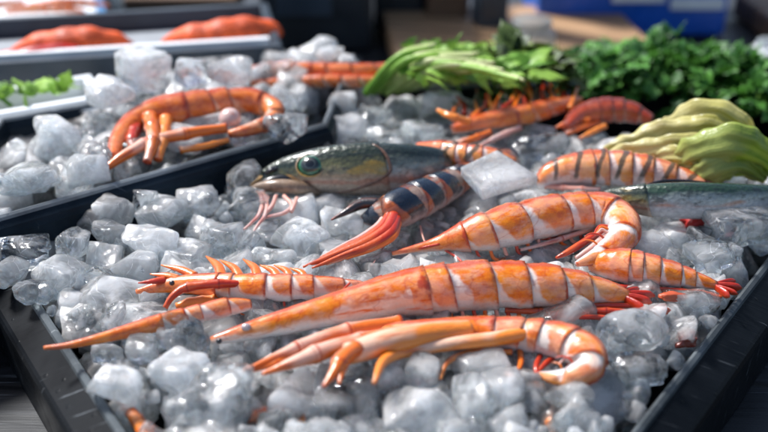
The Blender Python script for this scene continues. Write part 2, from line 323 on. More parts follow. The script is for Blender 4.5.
def prawn(name, label, cat, pts, base=0.0, head=.36, nseg=6, side=1, a=.4, m_head=SH_PINK, m_body=SH_AMBER, legs=(), ants=(), fan=None, fanm=LEG_RED, group=None, sweep=.03, eye=None, sink=.75, wd=.88, flare=.095, legm=LEG, swim=0):
    sp = Spine(pts, base, sink); root = empty(name, base_of(sp), label, cat, group)
    if head > 0:
        k = 34; U = np.linspace(0, head + .012, k); x = U / (head + .012)
        SC = 1.0 + .06 * x ** 6 + .03 * np.sin(x * 9) * (1 - x)
        V, Fs, A = loft(sp, U, SC, np.where(x > .93, .90 + .1 * (x - .93) / .07, .5 + .0 * x), np.full(k, 9.), 32, side, a, wd, .84, sweep * .5, rough=.015)
        mesh('carapace', V, Fs, m_head, root, A)
    V, Fs, A = loft(sp, *plates(max(head - .01, 0), 1, nseg, flare), 32, side, a, wd, .80, sweep, rough=.022)
    mesh('abdomen', V, Fs, m_body, root, A)
    if swim:
        for k, u in enumerate(np.linspace(max(head, .1) + .03, .92, int(swim * 1.7))):
            p, r, T, d, l = [z[0] for z in sp.frame(np.array([u]), side, a)]; f = rng.uniform(.75, 1.25)
            P = [(p - d * r * .62 + l * r * .45, .0007), (p - d * r * 1.05 + l * r * .55 + T * r * .1 * f, .0008), (p - d * r * 1.35 * f + l * r * .5 + T * r * .5 * f, .0006), (p - d * r * 1.45 * f + l * r * .4 + T * r * .95 * f, .0003)]
            tube('swimmeret', [(*x, w_ * min(1.2, r / .009)) for x, w_ in P], (LEG_RED, LEG, LEG_PINK)[k % 3], root, world=True, nv=8)
    if fan:      # tail blades: (tip px, tip py, radius px)
        for tx, ty, r in fan:
            e = sp.ev(np.array([.97]))[0]; z = max(base + .002, e[2] * .8); t = at(tx, ty, z); c = e[:3]; m = (c + t) / 2; rr = r * mpp(t)
            tube('tail_blade', [(*c, rr * .6), (*m, rr), (*(m * .3 + t * .7), rr * .9), (*t, rr * .15)], fanm, root, world=True, flat=.45)
    for L in legs:
        mm = legm; j = 2
        if isinstance(L, dict): mm = L.get('m', legm); j = L.get('j', 2); L = L['p']
        tube('leg', L, mm, root, base, j)
    for L in ants: tube('antenna', L, LEG_RED, root, base, 0, 8)
    if eye:
        e = at(eye[0], eye[1], base + eye[3]); r = eye[2] * mpp(e); ball('eye', e, r, BLACK, root)
    return root
def ball(name, c, r, m, parent=None, sc=(1, 1, 1), n=16):
    V, Fs = [], []; 
    for i in range(n + 1):
        for j in range(n * 2):
            t, f = pi * i / n, pi * j / n; V.append([c[0] + r * sc[0] * sin(t) * cos(f), c[1] + r * sc[1] * sin(t) * sin(f), c[2] + r * sc[2] * cos(t)])
    for i in range(n):
        for j in range(n * 2): Fs.append([i * 2 * n + j, (i + 1) * 2 * n + j, (i + 1) * 2 * n + (j + 1) % (2 * n), i * 2 * n + (j + 1) % (2 * n)])
    k = len(V); return mesh(name, V, Fs, m, parent, {'U': np.zeros(k), 'P': np.full(k, .5), 'D': np.full(k, .3), 'q': np.array(V)})

# ------------------------------------------------------------------ ground, table, trays
def box(mb, c, s, rz=0.0, bev=.0):
    """bevelled box, c = centre of its base, s = size"""
    bm = bmesh.new(); bmesh.ops.create_cube(bm, size=1)
    for v in bm.verts: v.co.x *= s[0]; v.co.y *= s[1]; v.co.z *= s[2]
    if bev: bmesh.ops.bevel(bm, geom=bm.edges[:], offset=bev, segments=3, profile=.5, affect='EDGES')
    bm.verts.index_update(); cz, sz = cos(rz), sin(rz)
    mb.add([(c[0] + v.co.x * cz - v.co.y * sz, c[1] + v.co.x * sz + v.co.y * cz, c[2] + s[2] / 2 + v.co.z) for v in bm.verts], [[v.index for v in f.verts] for f in bm.faces]); bm.free()
def boxobj(name, c, s, m, parent=None, rz=0.0, bev=.002):
    b = MB(); box(b, c, s, rz, bev); return b.build(name, m, parent, smooth=False)
ZT = -.045
g = mesh('ground', [(-40, -10, -.86), (40, -10, -.86), (40, 90, -.86), (-40, 90, -.86)], [(0, 1, 2, 3)], GROUND); tag(g, kind='structure')
t = empty('market_table', (0, .3, -.86), 'black painted wooden market table under the seafood trays', 'table')
boxobj('tabletop', (0, .36, ZT - .03), (2.6, 1.16, .03), TABLE, t)
for x in (-1.2, 1.2):
    for y in (-.15, .88): boxobj('leg', (x, y, -.86), (.06, .06, .78), TABLE, t)

def offset(P, d):
    P = [np.array(p[:2], float) for p in P]; n = len(P); out = []
    area = sum(P[i][0] * P[(i + 1) % n][1] - P[(i + 1) % n][0] * P[i][1] for i in range(n)); sg = 1 if area > 0 else -1
    for i in range(n):
        a, b, c = P[i - 1], P[i], P[(i + 1) % n]; e1 = (b - a) / np.linalg.norm(b - a); e2 = (c - b) / np.linalg.norm(c - b)
        n1 = np.array([e1[1], -e1[0]]) * sg; n2 = np.array([e2[1], -e2[0]]) * sg; k = n1 + n2; k /= max(.35, np.dot(k, n1)); out.append(b + k * d)
    return out
def strip(P, prof, closed_bottom=False):
    n = len(P); V, Fs = [], []
    for d, z in prof:
        for p in offset(P, d): V.append((p[0], p[1], z))
    for i in range(len(prof) - 1):
        for j in range(n): Fs.append([i * n + j, i * n + (j + 1) % n, (i + 1) * n + (j + 1) % n, (i + 1) * n + j])
    if closed_bottom: Fs.append(list(range(n)))
    return V, Fs
def refine(P, k=1):
    return P
def tray(name, label, poly, z, zb, m, medge, fl=(.0115, .006), bead=.0035):
    P = [at(x, y, z) for x, y in poly]; c = np.mean(P, 0); t = empty(name, (c[0], c[1], zb), label, 'tray')
    V, Fs = strip(P, [(-.010, zb + .002), (-.002, z - .004), (0, z)], True); mesh('basin', V, Fs, m, t, smooth=False)
    V, Fs = strip(P, [(0, z), (bead * .15, z + bead * .5), (bead * .5, z + bead * .62), (bead * .9, z + bead * .3), (bead, z - .0006)]); mesh('rim_edge', V, Fs, medge, t, smooth=False)
    V, Fs = strip(P, [(bead, z - .0006), (bead + fl[0] * .9, z - fl[1]), (bead + fl[0], z - fl[1] - .001), (bead + fl[0] + .0008, z - fl[1] - .003), (bead + fl[0] - .002, zb)]); mesh('flange', V, Fs, m, t, smooth=False)
    return t
tray('serving_tray', 'large black tray full of ice and prawns, nearest on the table', [(-14, 222), (190, 529), (555, 530), (845, 160), (900, 74), (470, 88), (345, 93), (338, 140)], -.003, ZT + .001, TRAY, EDGE)
tray('serving_tray', 'raised blue-black tray with a curled orange prawn on its ice', [(322, 125), (-90, 243), (5, 122), (350, 58)], .019, ZT + .001, TRAY2, EDGE2, (.003, .003), .0028)

# ------------------------------------------------------------------ ice
bm = bmesh.new(); bmesh.ops.create_icosphere(bm, subdivisions=5, radius=1); bm.verts.index_update(); ICO5 = (np.array([v.co[:] for v in bm.verts]), [[v.index for v in f.verts] for f in bm.faces]); bm.free()
bm = bmesh.new(); bmesh.ops.create_icosphere(bm, subdivisions=4, radius=1); bm.verts.index_update(); ICO4 = (np.array([v.co[:] for v in bm.verts]), [[v.index for v in f.verts] for f in bm.faces]); bm.free()
bm = bmesh.new(); bmesh.ops.create_icosphere(bm, subdivisions=3, radius=1); bm.verts.index_update(); ICO3 = (np.array([v.co[:] for v in bm.verts]), [[v.index for v in f.verts] for f in bm.faces]); bm.free()
def lumps(dirs, seed, amp, fr):
    r = np.random.default_rng(seed); out = np.zeros(len(dirs))
    for k in range(14):
        f = fr * (1 + 2.2 * r.random()); w = r.normal(size=3); w /= np.linalg.norm(w); out += np.sin(dirs @ w * f + r.random() * 6.28) / (1 + .35 * k)
    return out * amp / 3
def chunk(seed, ico, n=10, p=14, amp=.05, cube=.5, scoop=5):
    """half-melted ice: a soft polytope with dents"""
    r = np.random.default_rng(seed); D, Fs = ico
    if r.random() < cube:
        N = np.vstack([np.eye(3), -np.eye(3)]) + r.normal(size=(6, 3)) * .12; N = np.vstack([N, r.normal(size=(3, 3))])
        dd = np.r_[np.full(6, .82) + r.normal(size=6) * .05, 1.05 + .12 * r.random(3)]
    else:
        N = r.normal(size=(n, 3)); dd = .72 + .3 * r.random(n)
        N = np.vstack([N, np.eye(3), -np.eye(3)]); dd = np.r_[dd, np.full(6, 1.0)]
    N /= np.linalg.norm(N, axis=1, keepdims=True)
    k = np.maximum(D @ N.T, 0) / dd; R = 1 / (np.sum(k ** p, 1) ** (1 / p))
    R *= 1 + lumps(D, seed + 5, amp, 3) + lumps(D, seed + 9, amp * .35, 11)
    for _ in range(scoop):
        c = r.normal(size=3); c /= np.linalg.norm(c); w = .55 + .3 * r.random(); x = np.clip((D @ c - w) / (1 - w), 0, 1); R *= 1 - (.10 + .14 * r.random()) * (x * x * (3 - 2 * x))
    return D * R[:, None], Fs
def rot(r):
    q = r.normal(size=4); q /= np.linalg.norm(q); w, x, y, z = q
    return np.array([[1 - 2 * (y * y + z * z), 2 * (x * y - z * w), 2 * (x * z + y * w)], [2 * (x * y + z * w), 1 - 2 * (x * x + z * z), 2 * (y * z - x * w)], [2 * (x * z - y * w), 2 * (y * z + x * w), 1 - 2 * (x * x + y * y)]])
def euler(r): return (r.random() * 6.28, r.random() * 6.28, r.random() * 6.28)
HERO = []
def hero(px, py, w, h, label, m=ICE, seed=None, z=.003, rz=0.0, p=30, amp=.032, cube=.15, n=9, flat=1.0, group='large ice chunks among the seafood'):
    c = at(px, py, z); k = mpp(c); r = np.random.default_rng(seed or int(px * 7 + py)); V, Fs = chunk(seed or int(px * 7 + py), ICO5, n, p, amp, cube)
    a = (r.random() - .5) * .9 + rz; R = np.array([[cos(a), -sin(a), 0], [sin(a), cos(a), 0], [0, 0, 1]]); V = V @ R.T
    mx = np.abs(V).max(0); V = V / mx * np.array([w / 2 * k, h * .62 * k, h * .52 * k * flat])
    o = mesh('ice_chunk', V + c, Fs, m, base=[c[0], c[1], c[2]]); tag(o, label, 'ice chunk', group); HERO.append((c[0], c[1], w / 2 * k)); return o
L = 'left heap'
hero(25, 249, 56, 32, 'clear angular ice chunk at the far left end of the front tray', ICE_CLEAR, z=.010)
hero(77, 243, 38, 25, 'small rounded ice chunk next to the angular one at the left end', z=.008)
hero(92, 220, 38, 24, 'cloudy ice chunk against the wall of the raised tray, left of two bigger ones', z=.008)
hero(118, 212, 42, 34, 'upright rounded ice chunk leaning on the wall of the raised tray', ICE_MILKY, z=.010)
hero(142, 199, 32, 20, 'small clear ice chunk on top of the pile by the raised tray wall', ICE_CLEAR, z=.014)
hero(163, 212, 52, 34, 'smooth grey ice slab tilted on the pile below the raised tray', z=.008)
hero(112, 234, 46, 24, 'flat clear ice chunk in front of the upright rounded one', ICE_CLEAR, z=.006)
hero(199, 206, 46, 30, 'broad cloudy ice chunk between the raised tray wall and the fish mouth', z=.006)
hero(152, 243, 62, 40, 'big pale ice slab in the middle of the left heap', ICE_MILKY, z=.006, p=18)
hero(218, 240, 52, 36, 'round clear ice chunk left of the fish barbels', ICE_CLEAR, z=.004)
hero(184, 259, 60, 34, 'wide grey ice chunk behind the spiny prawn back', z=.001)
hero(57, 276, 58, 38, 'cloudy ice chunk hanging over the left rim of the front tray', z=.005)
hero(143, 268, 56, 36, 'milky ice chunk just behind the tip of the spiny prawn', ICE_MILKY, z=.002)
hero(103, 288, 52, 32, 'clear wet ice chunk beside the left wall above the long thin claw', ICE_CLEAR, z=-.002)
hero(243, 180, 40, 30, 'knobbly clear ice chunk just left of the fish mouth', ICE_CLEAR, z=.010)
hero(249, 207, 44, 32, 'rounded ice chunk behind the fish barbels', ICE_CLEAR, z=.004)
hero(262, 163, 40, 24, 'white ice chunk behind the fish forehead', ICE_MILKY, z=.006)
hero(300, 238, 62, 36, 'large lumpy ice chunk in front of the fish chin', z=.002)
hero(272, 257, 52, 24, 'flat grey ice chunk behind the spines of the left prawn', z=.001)
hero(343, 225, 46, 34, 'white ice chunk framed by the forked red tail', ICE_MILKY, z=.004)
hero(328, 207, 50, 28, 'cloudy ice chunk under the throat of the fish', ICE_MILKY, z=.002)
hero(341, 252, 44, 20, 'low grey ice chunk in front of the forked red tail', z=.002)
hero(450, 240, 36, 22, 'dark clear ice chunk between the blue-banded fish and the arched prawn', ICE_CLEAR, z=-.002)
hero(12, 273, 40, 28, 'cloudy ice chunk cut by the left edge of the picture', ICE, z=.006)
hero(36, 292, 40, 24, 'wet ice chunk hanging over the upper left rim corner', ICE_CLEAR, z=.004)
# right side
hero(740, 230, 74, 42, 'large clear ice chunk at the right edge below the silver fish', ICE_CLEAR, z=.008, p=18, cube=.9)
hero(709, 257, 60, 30, 'clear faceted ice chunk behind the right prawn tail', ICE_CLEAR, z=.004)
hero(652, 245, 42, 26, 'bright angular ice chunk between two orange prawns at the right', ICE_MILKY, z=.006, p=22, cube=.9)
hero(718, 226, 32, 20, 'small white ice chunk under the silver fish belly', z=.006)
hero(692, 302, 58, 28, 'flat wet ice chunk below the right prawn tail', ICE_CLEAR, z=.002)
hero(682, 320, 36, 18, 'half-sunken clear ice chunk near the right rim', ICE_CLEAR, z=-.002)
hero(636, 333, 80, 52, 'smooth round disc of ice right of the big prawn', ICE_CLEAR, seed=77, z=.006, p=4, amp=.015, cube=0, n=24)
hero(634, 368, 62, 32, 'splintered clear ice chunk beside the right rim', ICE_CLEAR, z=.002, amp=.10)
hero(612, 376, 40, 28, 'small clear ice chunk touching the curled tail of the front prawn', ICE_CLEAR, z=-.002)
# front row
hero(118, 381, 66, 36, 'pale flat ice chunk lying over the left wall of the front tray', ICE_MILKY, z=.006)
hero(183, 370, 70, 44, 'large smooth milky ice chunk in the left of the front row', ICE_MILKY, z=.006, p=10)
hero(184, 338, 54, 40, 'domed clear ice chunk under the long thin claw', ICE_CLEAR, z=.006, p=7)
hero(143, 349, 32, 26, 'small glassy ice cube under the long thin claw', ICE_CLEAR, z=.005, cube=1)
hero(106, 354, 40, 20, 'low clear ice piece touching the left wall under the claw tip', ICE_CLEAR, z=.001)
hero(212, 402, 88, 62, 'biggest ice chunk at the lower left with a crazed surface', ICE, z=.004, amp=.08)
hero(232, 368, 44, 30, 'milky ice chunk under the tip of the biggest prawn', ICE_MILKY, z=-.004)
hero(298, 400, 58, 48, 'tall pale ice chunk below the parted claws of the front prawn', ICE_MILKY, z=.0, p=18)
hero(347, 400, 80, 54, 'big clear cube of ice under the bent claw', ICE_CLEAR, z=.001, p=18, cube=1)
hero(388, 371, 38, 28, 'small square ice cube behind the pale drooping leg', ICE, z=.008, cube=1)
hero(423, 413, 82, 48, 'wide rounded ice block in the middle of the front row', ICE, z=.004)
hero(424, 372, 40, 28, 'small square ice cube right of the pale drooping leg', ICE, z=.008, cube=1)
hero(474, 403, 44, 46, 'upright square ice cube in the front row', ICE, z=.006, cube=1, p=20)
hero(480, 367, 60, 26, 'smooth white ice chunk under the belly of the front prawn', ICE_MILKY, z=.006)
hero(502, 392, 48, 34, 'rounded milky ice chunk below the belly of the front prawn', ICE_MILKY, z=.005)
hero(508, 421, 46, 30, 'grey ice chunk at the bottom right of the middle block', ICE, z=.004)
hero(528, 390, 40, 30, 'clear cube under the curled tail of the front prawn', ICE_CLEAR, z=.002, cube=1)
hero(570, 397, 58, 30, 'rounded grey ice chunk in front of the curled prawn tail', ICE, z=.003)
hero(578, 421, 58, 26, 'clear broken ice chunk at the bottom beside the right rim', ICE_CLEAR, z=.002, amp=.09)
hero(565, 428, 40, 26, 'small clear ice chunk at the bottom edge above the hidden red prawn', ICE_CLEAR, z=.0)
hero(455, 432, 50, 30, 'ice chunk cut by the bottom of the frame in the middle', ICE, z=.002)
hero(370, 436, 60, 30, 'ice chunk at the bottom edge under the big clear cube', ICE, z=.0)
hero(180, 436, 60, 30, 'ice chunk at the bottom edge under the crazed chunk', ICE, z=-.004)
# middle and back of the front tray
hero(345, 107, 36, 26, 'bright square ice cube near the back rim, left of the others', ICE_MILKY, z=.014, cube=1)
hero(440, 102, 52, 22, 'white ice chunk on the back rim in front of the green onions', ICE_MILKY, z=.014)
hero(372, 118, 40, 24, 'clear ice chunk behind the back of the green-eyed fish', ICE_CLEAR, z=.008)
hero(345, 128, 50, 26, 'white ice chunk piled behind the forehead of the green-eyed fish', ICE_MILKY, z=.010)
hero(420, 132, 54, 28, 'sparkling ice chunk behind the back of the green-eyed fish', ICE_CLEAR, z=.008)
hero(385, 136, 46, 24, 'cloudy ice chunk touching the back of the green-eyed fish', ICE, z=.004)
hero(310, 148, 40, 24, 'ice chunk against the corner of the raised tray', ICE, z=.006)
hero(540, 150, 60, 26, 'thin clear ice sheet behind the striped prawn', ICE_CLEAR, z=.004)
hero(735, 172, 44, 24, 'white crushed-looking ice chunk under the lettuce', ICE_MILKY, z=.004)
# the tilted slab that lies on the blue-banded fish
def slab(cor, th, label, m):
    P = [np.array(at(x, y, z)) for x, y, z in cor]; nrm = np.cross(P[1] - P[0], P[3] - P[0]); nrm /= np.linalg.norm(nrm); nrm *= 1 if nrm[2] > 0 else -1
    bm = bmesh.new(); vs = [bm.verts.new(p) for p in P] + [bm.verts.new(p - nrm * th) for p in P]
    for f in ((0, 1, 2, 3), (7, 6, 5, 4), (0, 4, 5, 1), (1, 5, 6, 2), (2, 6, 7, 3), (3, 7, 4, 0)): bm.faces.new([vs[i] for i in f])
    bmesh.ops.recalc_face_normals(bm, faces=bm.faces); bmesh.ops.bevel(bm, geom=bm.edges[:], offset=.0009, segments=3, profile=.5, affect='EDGES'); bmesh.ops.subdivide_edges(bm, edges=bm.edges[:], cuts=2, use_grid_fill=True)
    bm.verts.index_update(); V = np.array([v.co[:] for v in bm.verts]); V += nrm * lumps(V * 90, 3, .0005, 2)[:, None]
    o = mesh('ice_chunk', V, [[v.index for v in f.verts] for f in bm.faces], m); bm.free(); return tag(o, label, 'ice chunk', 'large ice chunks among the seafood')
slab([(460, 167, .022), (497, 149, .026), (538, 175, .022), (482, 190, .019)], .006, 'clear flat ice slab lying on the end of the blue-banded fish', ICE_SLAB)
PROTO = []
for i in range(16):
    V, Fs = chunk(900 + i, ICO5, 7 + i % 5, 26 + i % 4 * 14, .04, .15, 5); V = V / np.abs(V).max() * 1.08 * .012; me = bpy.data.meshes.new('ice_chunk'); me.from_pydata([tuple(v) for v in V], [], Fs); me.polygons.foreach_set('use_smooth', [True] * len(Fs)); PROTO.append(me)
    me.materials.append((ICE, ICE, ICE_CLEAR, ICE_MILKY)[i % 4])
def inside(x, y, P):
    c = False; j = len(P) - 1
    for i in range(len(P)):
        if (P[i][1] > y) != (P[j][1] > y) and x < (P[j][0] - P[i][0]) * (y - P[i][1]) / (P[j][1] - P[i][1]) + P[i][0]: c = not c
        j = i
    return c
def fill(poly, n, size, top, label, group, zr=.004, near=True, gap=.78):
    W = [at(x, y, top)[:2] for x, y in poly]; lo, hi = np.min(W, 0), np.max(W, 0); got = []
    for _ in range(n * 60):
        if len(got) >= n: break
        x, y = lo + (hi - lo) * rng.random(2)
        r = size[0] + (size[1] - size[0]) * rng.random() ** 1.5
        if any((x - a) ** 2 + (y - b) ** 2 < ((r + c) * gap) ** 2 for a, b, c in got): continue
        if not all(inside(x + r * .9 * cos(k), y + r * .9 * sin(k), W) for k in (0, 1.57, 3.14, 4.71)): continue
        if near and any((x - a) ** 2 + (y - b) ** 2 < ((r * .5 + c) * .8) ** 2 for a, b, c in HERO): continue
        got.append((x, y, r)); me = PROTO[int(rng.integers(16))]
        o = bpy.data.objects.new('ice_chunk', me); COL.objects.link(o); s = r / .012 * (1 + .3 * (rng.random(3) - .5)) * 1.05; s[2] *= .62
        o.location = (x, y, top - r * .66 + (rng.random() - .5) * zr); o.scale = s; o.rotation_euler = ((rng.random() - .5) * 1.0, (rng.random() - .5) * 1.0, rng.random() * 6.28); tag(o, label, 'ice chunk', group)
    return len(got)
def bed(name, poly, n, size, z0, z1, label, m=None):
    W = [at(x, y, z1)[:2] for x, y in poly]; lo, hi = np.min(W, 0), np.max(W, 0); mb = MB(); k = 0; protos = [chunk(300 + i, ICO3, 7, 20, .06, .3) for i in range(8)]
    while k < n:
        x, y = lo + (hi - lo) * rng.random(2)
        if not inside(x, y, W): continue
        V, Fs = protos[k % 8]; r = size[0] + (size[1] - size[0]) * rng.random(); mb.add((V * r) @ rot(rng).T + np.array([x, y, z0 + (z1 - z0) * rng.random()]), Fs); k += 1
    o = mb.build(name, m or ICE); tag(o, label, 'crushed ice', kind='stuff')
PF = [(22, 262), (70, 232), (150, 196), (240, 165), (335, 146), (348, 100), (480, 98), (560, 130), (700, 150), (820, 170), (768, 244), (668, 366), (612, 432), (578, 485), (190, 485), (132, 420), (70, 325), (16, 268)]
P2 = [(-20, 205), (0, 200), (150, 155), (288, 117), (325, 66), (250, 60), (120, 92), (40, 130), (-30, 190)]
n1 = fill(PF, 180, (.0065, .0190), .0055, 'half-melted ice chunk packed between bigger ones in the front tray', 'small ice chunks filling the front tray', gap=.58)
n2 = fill(P2, 74, (.007, .016), .024, 'blurred ice chunk heaped in the raised tray round the curled prawn', 'ice chunks heaped in the raised tray', .012)
print('fill', n1, n2)
bed('crushed_ice', PF, 460, (.007, .012), -.018, -.006, 'crushed ice under the chunks of the front tray', ICE_MILKY)
bed('crushed_ice', P2, 160, (.010, .016), -.012, .008, 'crushed ice under the chunks of the raised tray', ICE_MILKY)
bed('ice_shards', PF, 640, (.0014, .0050), -.005, .0036, 'tiny splinters of ice between the chunks of the front tray')
print('ice', sum(o.name.startswith('ice_chunk') for o in bpy.data.objects))
# ------------------------------------------------------------------ seafood in the front tray
B = .004
FG = 'prawns on the ice of the front tray'
# the long prawn across the middle
prawn('prawn', 'biggest prawn, lying straight across the middle with a pointed pink head', 'prawn',
      [(211, 341, 4.5), (232, 336, 8), (260, 329, 11.5), (300, 319, 15.5), (350, 307, 20), (400, 296, 24.5), (450, 290, 28), (500, 287, 27), (550, 288, 24), (590, 291, 17), (612, 294, 12), (630, 297, 6)], B, .50, 6, 1, .42, swim=9,
      fan=[(652, 303, 6), (655, 296, 6), (646, 310, 5), (640, 289, 4)], sweep=.03, group=FG,
      legs=[dict(p=[(640, 312, 2.5), (600, 311, 4), (550, 312, 4), (505, 310, 3)], m=LEG_RED, j=3), dict(p=[(636, 305, 2.5), (600, 306, 4), (560, 308, 4), (520, 306, 3)], m=LEG_RED, j=3), dict(p=[(625, 318, 2), (585, 317, 3), (545, 317, 3)], m=LEG_RED, j=2)],
      ants=[[(222, 334, 1.6), (270, 316, 1.6, .004), (330, 296, 1.6, .008), (382, 276, 1.4, .012)], [(280, 312, 1.3, .004), (330, 300, 1.3, .006), (350, 283, 1.2, .008)]], eye=(219, 341, 3.0, .0035))
x = bpy.data.objects['carapace'].parent; e = at(246, 327, B + .0066); ball('eye', e, 4.2 * mpp(e), PALE_EYE, x, (1.2, 1, .9))
# the front prawn with claws
prawn('prawn', 'front prawn with three parted claws and a tail curled under itself', 'prawn',
      [(345, 341, 8), (375, 337, 12), (410, 335, 15), (450, 334, 17), (490, 334, 18), (530, 337, 19.5), (562, 343, 21), (584, 354, 21.5), (589, 367, 18), (574, 375, 13), (554, 377, 8), (538, 374, 3)], B, .46, 6, 1, .45, swim=7, m_head=SH_WHITE, m_body=SH_WHITE, sweep=-.03, group=FG,
      legs=[[(400, 323, 8, .004), (360, 329, 9, .006), (320, 339, 8, .008), (282, 354, 5.5, .009), (244, 371, 1.6, .009)],
            [(405, 331, 8, .003), (365, 340, 9, .006), (330, 349, 10, .008), (300, 360, 8, .009), (262, 374, 1.8, .009)],
            dict(p=[(300, 351, 4, .008), (278, 362, 4, .008), (250, 372, 1.4, .008)], j=1),
            dict(p=[(470, 330, 10, .007), (430, 334, 12, .008), (385, 343, 13.5, .009), (347, 354, 11, .010)], j=0, m=LEG_PALE),
            dict(p=[(356, 349, 9, .012), (343, 359, 10, .013), (335, 371, 7, .013), (323, 387, 1.6, .013)], j=1),
            dict(p=[(344, 364, 5, .013), (341, 375, 3.4, .013), (339, 384, 1.2, .013)], j=0),
            dict(p=[(545, 330, 7, .006), (500, 338, 7.5, .007), (450, 344, 7, .007), (405, 352, 6, .007), (384, 361, 5.5, .010), (374, 383, 2.4, .012)], j=0, m=LEG_PALE),
            dict(p=[(512, 352, 3, .002), (470, 352, 3, .003), (448, 362, 3, .003), (440, 380, 1.4, .001)], m=LEG_PALE),
            dict(p=[(520, 350, 3.5, .001), (520, 366, 3, .001), (508, 384, 1.4)], m=LEG), dict(p=[(540, 356, 3, .001), (536, 368, 3, .001), (540, 380, 1.4)], m=LEG_RED), dict(p=[(556, 356, 3, .001), (545, 364, 3, .001), (530, 382, 1.4)], m=LEG_RED)],
      ants=[[(395, 340, 1.2, .009), (355, 349, 1.2, .007), (300, 352, 1, .005)]])
# arched prawn behind it
prawn('prawn', 'arched amber prawn whose banded tail hooks down to the right', 'prawn',
      [(392, 254, 2.5), (415, 249, 4.5), (440, 244, 9), (465, 238, 17), (492, 232, 23), (520, 225, 24), (550, 218, 23), (580, 213, 21.5), (606, 213, 20.5), (621, 223, 19.5), (619, 239, 17.5, .002), (602, 253, 12, .004), (576, 264, 3, .005)], B + .001, .20, 8, 1, .40, swim=12, m_head=SH_RUST, m_body=SH_AMBER, sweep=.025, group=FG,
      legs=[dict(p=[(600, 226, 3), (570, 236, 3), (540, 245, 2.4), (520, 250, 1.4)], m=LEG_PINK, j=1), dict(p=[(602, 232, 4, .004), (588, 240, 4, .004), (568, 252, 3.4, .003), (556, 258, 1.4, .002)], m=LEG_RED, j=0), dict(p=[(606, 236, 4, .006), (594, 246, 3.6, .006), (576, 258, 2, .004)], m=LEG_PINK, j=0), dict(p=[(585, 228, 2.6), (556, 236, 2.4), (525, 244, 1.4)], m=LEG_RED, j=1)],
      ants=[[(440, 244, 1.6, .004), (410, 250, 1.5, .001), (385, 253, 1.2)], [(445, 250, 1.4, .001), (455, 256, 1.4), (462, 262, 1.2)]])
# spiny one at the left
p = prawn('prawn', 'left prawn with a row of orange spines along its back and an arched red leg', 'prawn',
      [(136, 292, 2.5), (160, 287, 7), (190, 285, 11), (225, 287, 14), (260, 289, 15.5), (300, 289, 15), (335, 288, 11), (362, 286, 5)], B, .36, 6, 1, .25, swim=8, m_head=SH_ORANGE, m_body=SH_WHITE, sweep=.0, group=FG,
      legs=[dict(p=[(250, 284, 4, .006), (215, 284, 5, .008), (185, 288, 5, .007), (172, 297, 4, .005), (165, 308, 2.6, .002)], m=LEG_RED), dict(p=[(215, 300, 6), (190, 303, 6), (176, 306, 3)], m=LEG_PALE), dict(p=[(330, 306, 2, .002), (350, 298, 2.4, .003), (375, 290, 1.6, .003)], m=LEG_RED)])
e = at(172, 283, B + .009); ball('eye', e, 2.8 * mpp(e), BLACK, p)
for a, b_, r in (((165, 280), (140, 286), 3), ((178, 279), (152, 277), 3.2), ((195, 276), (163, 268), 3.4), ((222, 277), (208, 259), 4.2), ((240, 277), (222, 263), 3.6), ((258, 277), (245, 262), 3.8), ((278, 277), (262, 268), 3.4), ((290, 277), (276, 268), 3.2), ((305, 278), (292, 271), 3)):
    tube('spine', [(a[0], a[1], r * 1.5, .004), ((a[0] + b_[0]) / 2 + 3, (a[1] + b_[1]) / 2 - 2, r * 1.2, .005), (b_[0] - 2, b_[1] - 3, .7, .006)], LEG if b_[0] > 150 else LEG_RED, p, B, 0, 10, flat=.7)
prawn('prawn', 'slender tapering claw-like prawn whose tip rests on the left wall of the tray', 'prawn',
      [(44, 348, 2.4), (65, 346, 3.4), (95, 340, 5.5), (130, 331, 8), (165, 322, 9.5), (200, 314, 10.5), (228, 308, 10.5), (250, 305, 6)], B + .003, .55, 4, 1, .35, m_head=SH_ORANGE, m_body=SH_WHITE, group=FG, sweep=.01)
# right prawn behind the big one
prawn('prawn', 'straight amber prawn at the right with its red forked tail on the rim', 'prawn',
      [(592, 264, 12), (608, 265, 17), (632, 268, 19), (655, 272, 17), (680, 277, 13), (700, 282, 9), (716, 286, 5)], B, .30, 5, 1, .40, swim=7, m_head=SH_AMBER, m_body=SH_AMBER, sweep=.04, group=FG,
      fan=[(742, 288, 5), (736, 281, 4), (730, 297, 4.5), (738, 294, 3.5)], legs=[dict(p=[(600, 285, 2.4), (640, 288, 3), (690, 292, 3), (722, 297, 1.6)], m=LEG_RED, j=2)])
